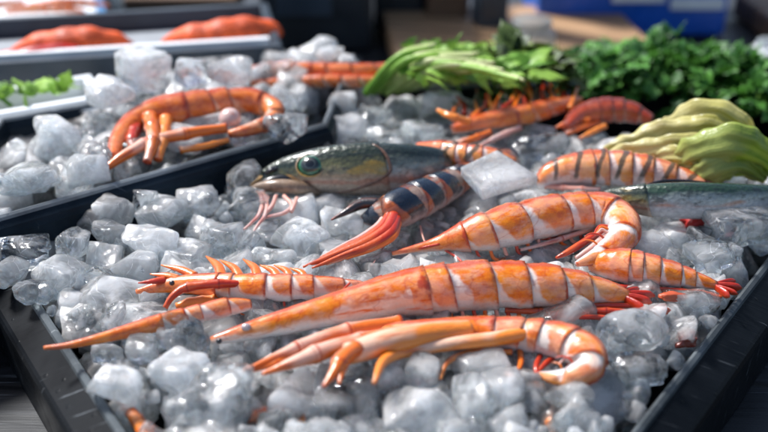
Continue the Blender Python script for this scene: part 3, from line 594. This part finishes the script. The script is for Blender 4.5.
# blue-banded fish with a red forked tail
def fish_tail_body():
    pts = [(512, 158, 11), (490, 166, 14), (465, 177, 15), (440, 190, 18), (415, 202, 20.5), (395, 211, 20), (381, 216, 15.5), (371, 218, 10), (362, 219, 4)]
    sp = Spine(pts, B + .001); root = empty('banded_fish', base_of(sp), 'blue-black fish with orange bands and a long red forked tail', 'fish')
    V, Fs, A = loft(sp, *plates(0, 1, 7, .05), 36, -1, .45, .95, .9, .02); mesh('body', V, Fs, BAND, root, A)
    for P, r, m_ in (([(394, 216), (387, 230), (368, 242), (340, 253), (303, 267)], 5.2, LEG_RED), ([(390, 213), (383, 227), (364, 240), (338, 251), (308, 264)], 4.2, LEG_RED), ([(397, 219), (390, 234), (372, 245), (345, 255), (312, 268)], 4.2, LEG_RED), ([(399, 223), (393, 237), (376, 247), (352, 256), (326, 265)], 2.6, LEG), ([(386, 211), (379, 224), (362, 236), (340, 247), (318, 258)], 2.4, LEG_PINK)):
        tube('tail_ray', [(x, y, r * k, .008 * (1 - i * .2)) for i, ((x, y), k) in enumerate(zip(P, (1.2, 1.35, 1.2, .85, .22)))], m_, root, B, 0)
    tube('fin_spine', [(378, 203, 5, .009), (362, 204, 5.5, .008), (346, 212, 3.5, .007), (331, 220, .8, .005)], LEG_BLACK, root, B, 0)
    for P in ([(392, 236), (380, 252), (372, 266)], [(420, 226), (424, 240), (430, 250)]): tube('feeler', [(x, y, 1.2 - .3 * i, .001) for i, (x, y) in enumerate(P)], LEG_PINK, root, B, 0, 8)
fish_tail_body()
# green-eyed fish
def m_eye():
    n = NT('green_eye'); u = n.attr('U'); v = n.noise(n.obj(), 500, 3, .6)
    uw = n.math('ADD', u, n.math('MULTIPLY', n.math('SUBTRACT', v, .5), .10))
    c = n.ramp(uw, [(0, (.003, .003, .004)), (.34, (.004, .005, .006)), (.40, (.07, .085, .08)), (.45, (.015, .02, .02)), (.60, (.004, .007, .007)), (.70, (.006, .05, .028)), (.86, (.02, .17, .085)), (.96, (.004, .012, .009))])
    return n.end(n.bsdf(col=c, rough=.12, coat=1.0, coatr=.03))
EYE = m_eye()
def green_fish():
    pts = [(249, 187, 3.5), (262, 182, 10), (282, 176, 17), (308, 173, 23), (340, 171, 27), (375, 170, 28), (405, 169, 26), (432, 167, 21), (455, 166, 14), (475, 166, 8), (490, 167, 4)]
    sp = Spine(pts, B + .001, .8); root = empty('green_eyed_fish', base_of(sp), 'green and silver fish with a large green eye and an open brown mouth', 'fish'); a = .18
    hu = .535
    U = np.linspace(0, hu, 44); x = U / hu; SC = 1.0 + .05 * x ** 4 - .10 * (x > .985)
    V, Fs, A = loft(sp, U, SC, np.full(44, .5), np.zeros(44), 40, 1, a, .62, .9, .05); mesh('head', V, Fs, FISH_HEAD, root, A)
    U = np.linspace(hu - .03, 1, 50); V, Fs, A = loft(sp, U, np.full(50, .97), np.full(50, .5), np.zeros(50), 40, 1, a, .62, .9, .0); mesh('body', V, Fs, FISH, root, A)
    def surf(u, f, k=1.0):
        p, r, T, d, l = [z[0] for z in sp.frame(np.array([u]), 1, a)]; return p + r * k * (cos(f) * (d if cos(f) > 0 else .9 * d) + .62 * sin(f) * l), T, d, l, r
    # gill cover rim
    tube('gill_edge', [(*surf(hu + .012 - .06 * max(0, (1.5 - f) / 1.2) ** 2 - .27 * max(0, (f - 1.45) / 1.4) ** 1.5, f, .975)[0], .0009) for f in np.linspace(.3, 2.8, 24)], GILL, root, world=True, nv=8)
    # eye: a dome looking sideways
    c, T, d, l, r = surf(.262, 1.12, .98); nn = .80 * l + .42 * d; nn /= np.linalg.norm(nn); e1 = T - nn * np.dot(T, nn); e1 /= np.linalg.norm(e1); e2 = np.cross(nn, e1); R = 12.5 * mpp(c)
    V, Fs, Uu = [], [], []
    for i in range(15):
        th = i / 14 * 1.25
        for j in range(40):
            f = 2 * pi * j / 40; V.append(c + R * (sin(th) * (cos(f) * e1 * 1.12 + sin(f) * e2 * .92) + (cos(th) - .50) * .80 * nn)); Uu.append(sin(th) / sin(1.25))
    for i in range(14):
        for j in range(40): Fs.append([i * 40 + j, i * 40 + (j + 1) % 40, (i + 1) * 40 + (j + 1) % 40, (i + 1) * 40 + j])
    mesh('eye', V, Fs, EYE, root, {'U': Uu})
    ring = [(*(c + R * (1.02 * (cos(f) * e1 * 1.12 + sin(f) * e2 * .92) - .1 * nn)), .0007) for f in np.linspace(0, 2 * pi, 26)]
    tube('eyelid', ring, FISH_HEAD, root, world=True, nv=8)
    tube('upper_jaw', [(251, 187, 2.5, .004), (262, 178, 4, .006), (277, 173, 5, .008), (292, 176, 5, .008), (304, 184, 3, .006)], TAN, root, B, 0, 14)
    tube('mouth_shade', [(254, 186, 2, .003), (266, 182, 4, .006), (282, 179, 5, .007), (297, 183, 3, .006)], BLACK, root, B, 0, 12)  # black tube put in for the shade of the gap between the jaws
    tube('lower_jaw', [(246, 191, 1.8, .003), (260, 187, 5, .004), (278, 186, 7, .005), (300, 188, 7, .004), (320, 192, 4, .001)], LIP, root, B, 0, 16)
    tube('brow', [(266, 174, 2, .010), (271, 170, 2.6, .012), (280, 168, 2, .012)], BLACK, root, B, 0, 10)
    for P in ([(257, 193), (262, 204), (258, 216), (249, 225), (239, 233)], [(262, 193), (267, 205), (264, 217), (257, 226), (252, 234)], [(284, 196), (292, 206), (284, 213), (268, 217), (258, 222)], [(276, 196), (272, 206), (266, 213)], [(297, 198), (293, 208), (291, 212)]):
        tube('barbel', [(x, y, (2.2, 2.4, 2, 1.5, .6)[i], .004 - .0006 * i) for i, (x, y) in enumerate(P)], LEG_PINK, root, B, 0, 10)
    t = tube('pectoral_fin', [(372, 190, 4, .002), (392, 188, 8, .001), (415, 184, 9), (440, 180, 3)], FISH, root, B, 0, 12, flat=.4)
green_fish()
prawn('prawn', 'small orange banded prawn half hidden behind the green-eyed fish', 'prawn', [(418, 147, 5), (440, 150, 10), (465, 155, 12), (490, 158, 11), (515, 162, 5)], B + .010, .3, 5, 1, .5, m_head=SH_RUST, m_body=SH_STRIPE, group=FG)
# right back pair
prawn('prawn', 'pale prawn striped black and orange, lying behind the silver fish', 'prawn',
      [(538, 184, 6), (550, 176, 13), (572, 171, 18), (605, 169, 20), (640, 172, 19), (672, 178, 15), (700, 186, 10), (725, 194, 5)], B + .002, .30, 6, 1, .45, m_head=SH_STRIPE, m_body=SH_STRIPE, group=FG, legs=[dict(p=[(545, 186, 3), (575, 189, 4), (600, 190, 3)], m=LEG_PINK, j=2)])
def mackerel():
    sp = Spine([(596, 198, 4), (612, 198, 10), (640, 200, 16), (680, 201, 20), (720, 201, 19), (760, 198, 14), (800, 192, 7)], B + .006, .8); root = empty('silver_fish', base_of(sp), 'slim silver fish with a dark green back at the right edge', 'fish')
    U = np.linspace(0, .24, 20); V, Fs, A = loft(sp, U, 1 + .06 * (U / .24) ** 5, np.full(20, .5), np.zeros(20), 32, 1, .3, .62, .95, .04); mesh('head', V, Fs, FISH_HEAD, root, A)
    U = np.linspace(.22, 1, 50); V, Fs, A = loft(sp, U, np.full(50, .97), np.full(50, .5), np.zeros(50), 32, 1, .3, .62, .95, 0); mesh('body', V, Fs, MACK, root, A)
    e = at(636, 193, B + .011); ball('eye', e, 5 * mpp(e), BLACK, root)
    tube('back_fin', [(640, 188, 2, .012), (665, 182, 3, .013), (700, 183, 2.4, .013), (725, 187, 1, .010)], BLACK, root, B, 0, 10, flat=.5)
mackerel()
def rock(name, label, cat, px, py, w, h, m, z, seed, flat=1.0, rz=0.0):
    o = hero(px, py, w, h, label, m, seed, z, rz, 7, .14, 0, 9, flat, None); o.name = name; o['category'] = cat; return o
rock('fish_piece', 'deep red fish piece tucked under the silver fish', 'fish piece', 702, 222, 52, 24, RED, .004, 21)
rock('shell_fragment', 'brown shell fragment wedged between round ice and the right rim', 'shell fragment', 686, 339, 24, 14, SH_DARK, .001, 33)
rock('shell_fragment', 'orange shell fragment below the right prawn tail', 'shell fragment', 672, 296, 30, 11, SH_AMBER, .006, 35)
rock('shell_fragment', 'thin orange shell fragment above the round disc of ice', 'shell fragment', 660, 311, 26, 8, SH_RUST, .006, 36)
# prawns that show only through the gaps at the bottom
def buried(label, pts, m, z=B - .012): return prawn('prawn', label, 'prawn', pts, z, 0, 5, 1, .4, m_body=m, group='prawns buried under the front ice')
buried('rusty prawn buried in the gap at the bottom left of the clear cube', [(244, 424, 8), (265, 420, 11), (290, 421, 11), (312, 428, 8)], SH_RUST)
buried('dark red prawn buried between ice chunks at the bottom right', [(532, 395, 6), (545, 408, 10), (552, 424, 12), (560, 440, 9)], SH_RUST)
buried('orange prawn tail buried beside the left wall at the bottom', [(118, 398, 4), (130, 412, 7), (142, 430, 8), (150, 448, 8)], SH_ORANGE)
# ------------------------------------------------------------------ raised tray: curled prawn
Z2 = .021
prawn('prawn', 'blurred orange prawn curled into a ring on the raised tray', 'prawn',
      [(113, 158, 6), (119, 140, 10), (134, 124, 14), (158, 114, 17), (190, 109, 18), (225, 104, 16.5), (254, 103, 14.5), (273, 110, 11.5), (268, 122, 9), (246, 130, 7), (228, 134, 4)], Z2, .42, 6, 1, .5, m_head=SH_ORANGE, m_body=SH_ORANGE,
      legs=[dict(p=[(150, 118, 8, .006), (153, 132, 8, .006), (152, 146, 7, .004), (147, 162, 4, .001)]), dict(p=[(166, 120, 7, .005), (164, 134, 7, .004), (160, 150, 6, .002), (158, 160, 4)], m=LEG_PALE), dict(p=[(226, 128, 5, .004), (190, 133, 6.5, .005), (150, 142, 6.5, .004), (122, 157, 6, .002), (108, 167, 3.5)]), dict(p=[(228, 140, 3), (205, 146, 4), (180, 150, 4)], m=LEG_PALE), dict(p=[(138, 124, 7, .003), (132, 138, 7, .002), (134, 152, 4)], m=LEG_RED)])
o = ball('roe_ball', at(230, 119, Z2 + .006), 11 * mpp(at(230, 119, Z2)), LEG_PINK); tag(o, 'pink ball of roe inside the curl of the blurred prawn', 'roe')
# long orange prawns at the back rim
for i, (pts, lb) in enumerate((([(228, 74, 3), (262, 71, 7), (310, 71, 9), (360, 72, 9), (405, 68, 6), (425, 64, 2)], 'long orange prawn lying along the back rim, nearer the onions'), ([(250, 84, 3), (290, 82, 6), (330, 82, 8), (370, 82, 7), (400, 78, 4)], 'shorter rusty prawn in front of the long orange one'))):
    prawn('prawn', lb, 'prawn', pts, .016 + .002 * (1 - i), .4, 6, 1, .5, m_head=SH_RUST, m_body=SH_ORANGE if i == 0 else SH_RUST, group='prawns along the back rim')
for i, (px, py, w, h, z) in enumerate(((330, 54, 30, 16, .03), (300, 57, 26, 14, .02), (348, 60, 24, 12, .02), (290, 90, 60, 20, .012))):
    hero(px, py, w, h, ('blurred ice chunk above the long orange prawn, topmost', 'blurred ice chunk left of the topmost back one', 'blurred ice chunk right of the topmost back one', 'smooth pale ice sheet in front of the long orange prawns')[i], ICE_MILKY, z=z)
for i, (px, py, w, h, lb) in enumerate(((145, 70, 60, 40, 'tallest blurred ice chunk at the back of the raised tray'), (110, 92, 56, 30, 'blurred ice chunk left of the tallest one in the raised tray'), (195, 70, 44, 28, 'blurred ice chunk right of the tallest one in the raised tray'), (60, 138, 60, 36, 'pale ice chunk at the left end of the raised tray'), (232, 70, 46, 24, 'small blurred ice chunk by the far corner of the raised tray'), (285, 128, 46, 28, 'white ice chunk in the near corner of the raised tray'), (30, 178, 60, 34, 'cloudy ice chunk above the rim at the left edge'), (85, 168, 54, 34, 'clear ice chunk left of the legs of the curled prawn'))):
    hero(px, py, w, h, lb, (ICE, ICE_MILKY, ICE_CLEAR)[i % 3], z=Z2 + (.018 if py < 95 else .004))
# ------------------------------------------------------------------ spiny crayfish at the back of the front tray
cr = prawn('crayfish', 'spiny orange crayfish with dark green tips behind the ice slab', 'crayfish', [(452, 130, 5), (475, 124, 9), (505, 119, 11), (535, 113, 11), (560, 106, 9), (580, 100, 4)], B + .006, .4, 5, 1, .5, m_head=SH_RUST, m_body=SH_ORANGE,
      legs=[dict(p=[(470, 122, 4, .006), (450, 116, 4, .010), (438, 110, 2, .010)], m=LEG_PALE), dict(p=[(490, 132, 3), (470, 140, 4), (446, 146, 2)]), dict(p=[(520, 128, 3), (500, 136, 3.5), (480, 146, 2)], m=LEG_PINK)])
for i in range(30):
    x = 456 + i * 3.9; y = 122 - i * .7 + random.uniform(-6, 9); tube('spine', [(x, y, 3.4, .008), (x + random.uniform(-4, 6), y - 9, 2.6, .011), (x + random.uniform(-9, 12), y - 19 - random.uniform(0, 8), .8, .014)], (LEG, LEG_BLACK, LEG_RED, LEG_BLACK, LEG_PALE)[i % 5], cr, B, 0, 8)
dp = prawn('crayfish', 'dark red crayfish with a rounded glossy shell in front of the parsley', 'crayfish', [(566, 128, 6), (580, 116, 11), (605, 111, 14), (630, 113, 12), (652, 121, 6)], B + .004, .45, 4, 1, .6, m_head=SH_DARK, m_body=SH_DARK,
      legs=[dict(p=[(600, 122, 3), (585, 126, 3.5), (566, 134, 2)]), dict(p=[(605, 126, 3), (592, 132, 3), (580, 138, 1.6)], m=LEG_PALE), dict(p=[(590, 120, 3, .003), (572, 120, 3, .003), (556, 128, 1.6)])])
# ------------------------------------------------------------------ leaves
def leaf(mb, c, d, n, L, W, lobes=3, curl=.3, u=.5):
    d = d / np.linalg.norm(d); s_ = np.cross(n, d); s_ /= np.linalg.norm(s_) + 1e-9; n = np.cross(d, s_); k = 7; V, Fs = [], []
    for i in range(k + 1):
        t = i / k; wd = W * (sin(pi * min(1, t * .9 + .06)) ** .8) * (1 + .35 * sin(t * pi * 2 * lobes)) if i < k else 0
        m = c + d * L * t + n * (-curl * L * t * t)
        for q in (-1, -.5, 0, .5, 1): V.append(m + s_ * wd * q + n * (abs(q) * .25 * wd) + d * (-abs(q) * L * .10))
    for i in range(k):
        for j in range(4): Fs.append([i * 5 + j, i * 5 + j + 1, (i + 1) * 5 + j + 1, (i + 1) * 5 + j])
    mb.add(V, Fs, U=np.full(len(V), u))
def bunch(name, label, cat, c, R, n, m, ms, Lr, stems, group=None, spread=1.0):
    root = empty(name, c, label, cat, group); mb = MB(); sb = MB()
    hubs = []
    for i in range(max(6, n // 16)):
        th, rr = rng.random() * 2 * pi, rng.random() ** .55; hubs.append((cos(th) * rr, sin(th) * rr, (1 - rr * rr) ** .5 * (.55 + .60 * rng.random())))
    for i in range(n):
        hx, hy, hz = hubs[i % len(hubs)]; g_ = rng.normal(size=3) * (.14, .16, .22); x, y, z = hx + g_[0], hy + g_[1], max(.02, hz + g_[2] - .1)
        p = np.array(c) + np.array([x * R[0], y * R[1], z * R[2] + .004]); o = np.array([x, y, .55 + .5 * rng.random()]) + rng.normal(size=3) * .45; L = Lr[0] + (Lr[1] - Lr[0]) * rng.random(); u = rng.random()
        nn = np.array([0, 0, 1.]) + rng.normal(size=3) * .5
        for a in (-.9, 0, .9):
            e = np.cross(nn, o); e /= np.linalg.norm(e) + 1e-9; leaf(mb, p, o / np.linalg.norm(o) + e * a, nn, L * (1 if a == 0 else .8), L * .30, 2, .35, u)
    f = mb.build('leaves', m, root)
    for i in range(stems):
        th = rng.random() * 2 * pi; a = np.array(c) + np.array([cos(th) * R[0] * .2, sin(th) * R[1] * .2, .002]); b_ = np.array(c) + np.array([cos(th) * R[0] * .8, sin(th) * R[1] * .8, R[2] * .6])
        tube('stem', [(*a, .0012), (*((a + b_) / 2 + [0, 0, .008]), .001), (*b_, .0006)], ms, root, world=True, nv=6)
    return root
c = at(662, 101, -.02); bunch('parsley_bunch', 'dark green bunch of curly parsley at the upper right', 'parsley', (c[0], c[1], -.020), (.080, .036, .027), 820, PARS, HERB, (.007, .014), 12)
c = at(765, 108, -.01); bunch('parsley_bunch', 'flat dark parsley sprig at the right edge behind the lettuce', 'parsley', (c[0], c[1], -.012), (.042, .03, .022), 160, PARS, HERB, (.009, .016), 6)
c = at(520, 106, 0); bunch('herb_sprig', 'dark feathery herb sprig on the spiny crayfish', 'herb', (c[0], c[1], .006), (.035, .02, .022), 70, SPRIG, SPRIG, (.008, .018), 5)
# green onions / celery
c0 = at(372, 93, .014)
gr = empty('green_onion_bunch', c0, 'bunch of green onions with pale stalks and leafy tops', 'green onions')
for i in range(20):
    a = at(366 + i * 2.9 + random.uniform(-3, 3), 95 - i * .5 + random.uniform(-3, 2), .014); b_ = at(440 + i * 4.2 + random.uniform(-14, 14), 46 + i * 1.6 + random.uniform(-6, 6), .042); m_ = (a + b_) / 2 + [0, -.006, .010]
    tube('stalk', [(*a, .0024), (*m_, .0022), (*b_, .0009)], STALK if i % 3 else HERB, gr, world=True, nv=10)
mb = MB()
for i in range(430):
    x, y = random.uniform(400, 535), 0; t = (x - 400) / 135; y = 42 + 34 * random.random() * (1 - .2 * t) + 6 * t; p = at(x, y + 3, .010 + .026 * random.random()); o = np.array([.5 + random.random(), .3 * rng.normal(), .35 * rng.normal() + .1])
    leaf(mb, p, o, np.array([0, -.4, 1.]) + rng.normal(size=3) * .5, random.uniform(.008, .022), random.uniform(.0012, .0034), 2, .3, random.random())
mb.build('leaves', HERB, gr)
tag(boxobj('cutting_board', (0.105, .80, ZT + .001), (.20, .16, .02), BOARD, None, .1, .003), 'tan wooden board between the green onions and the parsley', 'cutting board')
# ------------------------------------------------------------------ lettuce
def lettuce():
    c = at(712, 165, 0); root = empty('lettuce_head', c, 'yellow-green lettuce wedge lying behind the striped prawn', 'lettuce')
    def blade(P, wpx, m, cup, lift):
        n, k = 50, 26; C = [np.array(at(x, y, z)) for x, y, z in P]; sp = Spine([(*q, 1e-3) for q in C], world=True); V = []
        for i in range(n + 1):
            t = i / n; p, r, T, d, l = [z[0] for z in sp.frame(np.array([min(.999, max(.001, t))]), 1, .5)]; wd = wpx * mpp(p) * (sin(pi * min(1, .12 + t * .84)) ** .7)
            for j in range(k + 1):
                q = j / k * 2 - 1; ru = .0011 * sin(t * 34 + q * 5 + 2 * sin(t * 7)) * abs(q) ** 3 + .0005 * sin(q * 9 + t * 3)
                V.append(p + d * (wd * q * (1 + .10 * abs(q) * sin(t * 19 + wpx) + .05 * sin(t * 47))) + l * (-cup * wd * q * q + ru))
        Fs = [[i * (k + 1) + j, i * (k + 1) + j + 1, (i + 1) * (k + 1) + j + 1, (i + 1) * (k + 1) + j] for i in range(n) for j in range(k)]
        o = mesh('leaf', V, Fs, m, root, {'U': np.tile(np.linspace(0, 1, k + 1), n + 1), 'W': np.repeat(np.linspace(0, 1, n + 1), k + 1)}); md = o.modifiers.new('thick', 'SOLIDIFY'); md.thickness = .0006
    blade([(606, 158, .010), (640, 148, .018), (680, 138, .026), (715, 134, .030), (745, 150, .022)], 19, LETT, .5, 0)
    blade([(598, 164, .008), (640, 157, .016), (685, 152, .022), (725, 160, .020), (765, 182, .010)], 17, LETT, .4, 0)
    blade([(660, 140, .016), (688, 126, .030), (714, 120, .036), (736, 132, .030), (748, 152, .016)], 19, LETT, .6, 0)
    blade([(676, 168, .014), (705, 156, .026), (735, 152, .030), (765, 164, .022), (790, 186, .010)], 24, LETT2, .6, 0)
    blade([(690, 186, .008), (715, 174, .018), (740, 168, .020), (765, 180, .012)], 20, LETT2, .5, 0)
    blade([(640, 166, .010), (670, 160, .018), (700, 164, .020), (722, 178, .012)], 13, LETT, .5, 0)
    tube('stalk', [(620, 150, 4, .004), (660, 146, 6, .008), (700, 146, 6, .010), (735, 158, 4, .008)], STALK, root, B, 0)
lettuce()
# ------------------------------------------------------------------ trays and goods behind
def ang(a, b_): d = np.array(b_) - np.array(a); return math.atan2(d[1], d[0])
def goods_tray(name, label, a, b_, zt, dp, m, inner, zb=ZT + .001):
    """box tray whose top front edge runs from pixel a to pixel b"""
    A, Bp = at(*a, zt), at(*b_, zt); rz = ang(A[:2], Bp[:2]); L = np.linalg.norm((Bp - A)[:2]); c = (A + Bp) / 2; nrm = np.array([-sin(rz), cos(rz)]); c2 = c[:2] + nrm * dp / 2
    t = empty(name, (c2[0], c2[1], zb), label, 'tray'); mb = MB()
    for k, (sx, sy, w_, d_) in enumerate(((0, -1, L, .006), (0, 1, L, .006), (-1, 0, .006, dp - .006), (1, 0, .006, dp - .006))):
        u = np.array([cos(rz), sin(rz)]) * sx * (L / 2 - .003) + nrm * sy * (dp / 2 - .0); box(mb, (c2[0] + u[0], c2[1] + u[1], zb), (w_, d_, zt - zb), rz, .001)
    mb.build('wall', m, t, False); lb = MB(); box(lb, (c2[0], c2[1], zb + .0005), (L - .012, dp - .012, (zt - zb) * .80), rz, .001); lb.build('liner', inner, t, False)
    rb = MB(); 
    u = nrm * (-dp / 2 + .010); box(rb, (c2[0] + u[0], c2[1] + u[1], zt - .010), (L - .014, .006, .0118), rz, .0008); rb.build('white_lip', WHITE, t, False)
    return t
goods_tray('fillet_tray', 'dark tray of red fillets with a white lip behind the raised tray', (-70, 66), (282, 44), .022, .09, SLATE, LINER)
def fillet(label, pts, z, m=FILLET):
    sp = Spine(pts, z, .6); o = None; U = np.linspace(0, 1, 50); V, Fs, A = loft(sp, U, 1 + .05 * np.sin(U * 31) + .05 * np.sin(U * 13), np.full(50, .5), np.zeros(50), 28, 1, .5, .95, .7); o = mesh('fish_fillet', V, Fs, m, None, A); tag(o, label, 'fillet', 'red fillets in the tray behind')
fillet('lumpy orange fillet on white liner at the left', [(10, 54, 4), (40, 47, 14), (80, 44, 17), (115, 43, 12), (132, 44, 3)], .013)
fillet('thin red fillet along the left of the white lip', [(-20, 60, 4), (20, 57, 9), (60, 53, 9), (95, 48, 3)], .016, RED)
fillet('smooth bright red fillet at the right end of the fillet tray', [(164, 44, 5), (185, 41, 14), (215, 38, 18), (245, 35, 18), (268, 33, 14), (280, 33, 4)], .013, FILLET)
goods_tray('blue_tray', 'blue tray of pale orange prawns at the upper left', (-90, 37), (108, 20), .006, .20, LBLUE, WHITE)
for i, pts in enumerate(([(5, 12, 3), (30, 9, 5), (60, 9, 5), (85, 12, 2)], [(30, 5, 3), (60, 3, 5), (90, 4, 4), (110, 7, 2)], [(-20, 8, 3), (0, 5, 4), (25, 3, 3)])): prawn('prawn', ('middle pale prawn in the blue tray', 'right pale prawn in the blue tray, nearest the glass jar', 'left pale prawn in the blue tray, cut by the frame')[i], 'prawn', pts, .004, .4, 4, 1, .5, m_head=SH_RUST, m_body=SH_RUST, group='prawns in the blue tray')
goods_tray('herb_tray', 'pale ice tray with green herbs at the left edge', (-60, 132), (112, 103), .018, .05, WHITE, WHITE)
c = at(25, 100, .02); bunch('herb_sprig', 'blurred green herb sprig in the pale tray at the left edge', 'herb', (c[0], c[1], .014), (.045, .014, .005), 22, HERB, HERB, (.008, .016), 3)
# dark boxes, crate, bottles behind
def crate(name, label, px0, px1, py, z0, dp, hgt, m, cat, rz=0.0, bands=()):
    A, Bp = at(px0, py, z0), at(px1, py, z0); w_ = Bp[0] - A[0]; c = (A + Bp) / 2; t = empty(name, (c[0], c[1] + dp / 2, z0), label, cat)
    boxobj('body', (c[0], c[1] + dp / 2, z0), (w_, dp, hgt), m, t, rz, .004); boxobj('lid', (c[0], c[1] + dp / 2, z0 + hgt + .0005), (w_ + .008, dp + .008, .012), m, t, rz, .003)
    for (x0, x1, z, h, bm_) in bands: boxobj('label_strip', (c[0] + (x0 + x1) / 2 * w_, c[1] - .0015, z0 + z), ((x1 - x0) * w_, .003, h), bm_, t, rz, .0008)
    return t
TT = ZT + .001
crate('blue_crate', 'deep blue crate with white strips on the table at the upper right', 536, 724, 37, TT, .12, .10, BLUE, 'crate', 0, [(-.12, .16, .030, .010, WHITE), (.19, .47, .024, .010, WHITE), (-.30, -.02, .004, .006, LBLUE)])
crate('storage_box', 'black storage box left of the middle at the back', 262, 372, 52, TT, .10, .16, DGREY, 'box', 0, [(-.35, .15, .03, .09, SLATE)])
crate('storage_box', 'dark box in the gap beyond the green onions', 374, 424, 34, TT, .08, .06, DGREY, 'box')
crate('wooden_box', 'small brown wooden box between the dark box and the grey post', 426, 468, 40, TT, .08, .06, BROWN, 'box')
t = empty('stall_post', at(488, 46, TT), 'grey blue stall post standing behind the green onions', 'post'); c = at(488, 46, TT); boxobj('shaft', (c[0], c[1], TT + .006), (.024, .024, 1.1), SLATE, t, .2, .002); boxobj('base_plate', (c[0], c[1], TT), (.05, .05, .006), SLATE, t, .2, .001)
c = at(720, 46, TT); tag(boxobj('cutting_board', (c[0] + .16, c[1] + .015, TT), (.24, .16, .022), BROWN, None, .10, .004), 'brown wooden board beside the blue crate at the upper right', 'cutting board')
def jar(name, label, px, py, r, h, m, z=TT):
    c = at(px, py, z); P = [(0, 0), (r * .92, 0), (r, h * .06), (r, h * .72), (r * .72, h * .86), (r * .70, h), (r * .60, h), (r * .62, h * .84), (r * .9, h * .7), (r * .9, h * .08), (0, h * .06)]; n = 32; V = [(c[0] + a * cos(2 * pi * j / n), c[1] + a * sin(2 * pi * j / n), z + b_) for a, b_ in P for j in range(n)]
    Fs = [[i * n + j, i * n + (j + 1) % n, (i + 1) * n + (j + 1) % n, (i + 1) * n + j] for i in range(len(P) - 1) for j in range(n)]; t = empty(name, c, label, 'jar'); mesh('body', V, Fs, m, t)
    mb = MB(); V = [(c[0] + a * cos(2 * pi * j / n), c[1] + a * sin(2 * pi * j / n), z + b_) for a, b_ in ((0, h * 1.07), (r * .78, h * 1.07), (r * .8, h * 1.05), (r * .8, h * .96), (r * .73, h * .96)) for j in range(n)]
    mesh('lid', V, [[i * n + j, i * n + (j + 1) % n, (i + 1) * n + (j + 1) % n, (i + 1) * n + j] for i in range(4) for j in range(n)], CLEARP, t)
jar('plastic_jar', 'cloudy plastic jar on the tan board left of the parsley', 530, 56, .018, .026, CLEARP, TT + .022)
jar('plastic_jar', 'low cloudy plastic jar in front of the blue crate, the right one', 580, 46, .030, .016, CLEARP)
jar('glass_jar', 'clear glass jar at the top left beside the blue tray', 140, 22, .03, .05, CLEARP)
jar('white_bowl', 'small white pot at the upper right edge', 772, 66, .018, .018, WHITE)
crate('wooden_box', 'brown wooden tray of yellow peppers at the top left', 132, 236, 34, TT, .07, .02, BROWN, 'box')
fillet2 = None
for i, (x, m_) in enumerate(((150, LETT), (172, LETT2), (192, LETT))):
    e = at(x, 19, .0); o = ball('yellow_pepper', e, 10 * mpp(e), m_, None, (1.2, 1, .8)); tag(o, ('left yellow pepper on the brown tray', 'greener pepper in the middle of the brown tray', 'right yellow pepper on the brown tray')[i], 'pepper', 'peppers on the brown tray')
# ------------------------------------------------------------------ light
w = bpy.data.worlds.new('World'); S.world = w; w.use_nodes = True; nt = w.node_tree; bg = nt.nodes['Background']
AZ, EL = rad(-55), rad(52)
sky = nt.nodes.new('ShaderNodeTexSky'); sky.sky_type = 'NISHITA'; sky.sun_disc = False; sky.sun_elevation = EL; sky.sun_rotation = AZ; sky.air_density = 1.0; sky.dust_density = 2.0; sky.ozone_density = 1.0
nt.links.new(sky.outputs[0], bg.inputs[0]); bg.inputs[1].default_value = .12
sl = bpy.data.lights.new('sun', 'SUN'); sl.energy = 5.0; sl.angle = rad(11); sl.color = (.985, .99, 1.0); so = bpy.data.objects.new('sun', sl); COL.objects.link(so)
from mathutils import Vector
so.rotation_euler = Vector((sin(AZ) * cos(EL), cos(AZ) * cos(EL), sin(EL))).to_track_quat('Z', 'Y').to_euler()
S.view_settings.view_transform = 'Standard'; S.view_settings.look = 'None'; S.view_settings.exposure = 0.46; S.view_settings.gamma = 1
S.render.engine = 'CYCLES'; cy = S.cycles; cy.use_denoising = True; cy.max_bounces = 14; cy.transmission_bounces = 10; cy.glossy_bounces = 4; cy.diffuse_bounces = 3; cy.transparent_max_bounces = 8; cy.caustics_refractive = True; cy.caustics_reflective = False; cy.sample_clamp_indirect = 6; cy.blur_glossy = .5
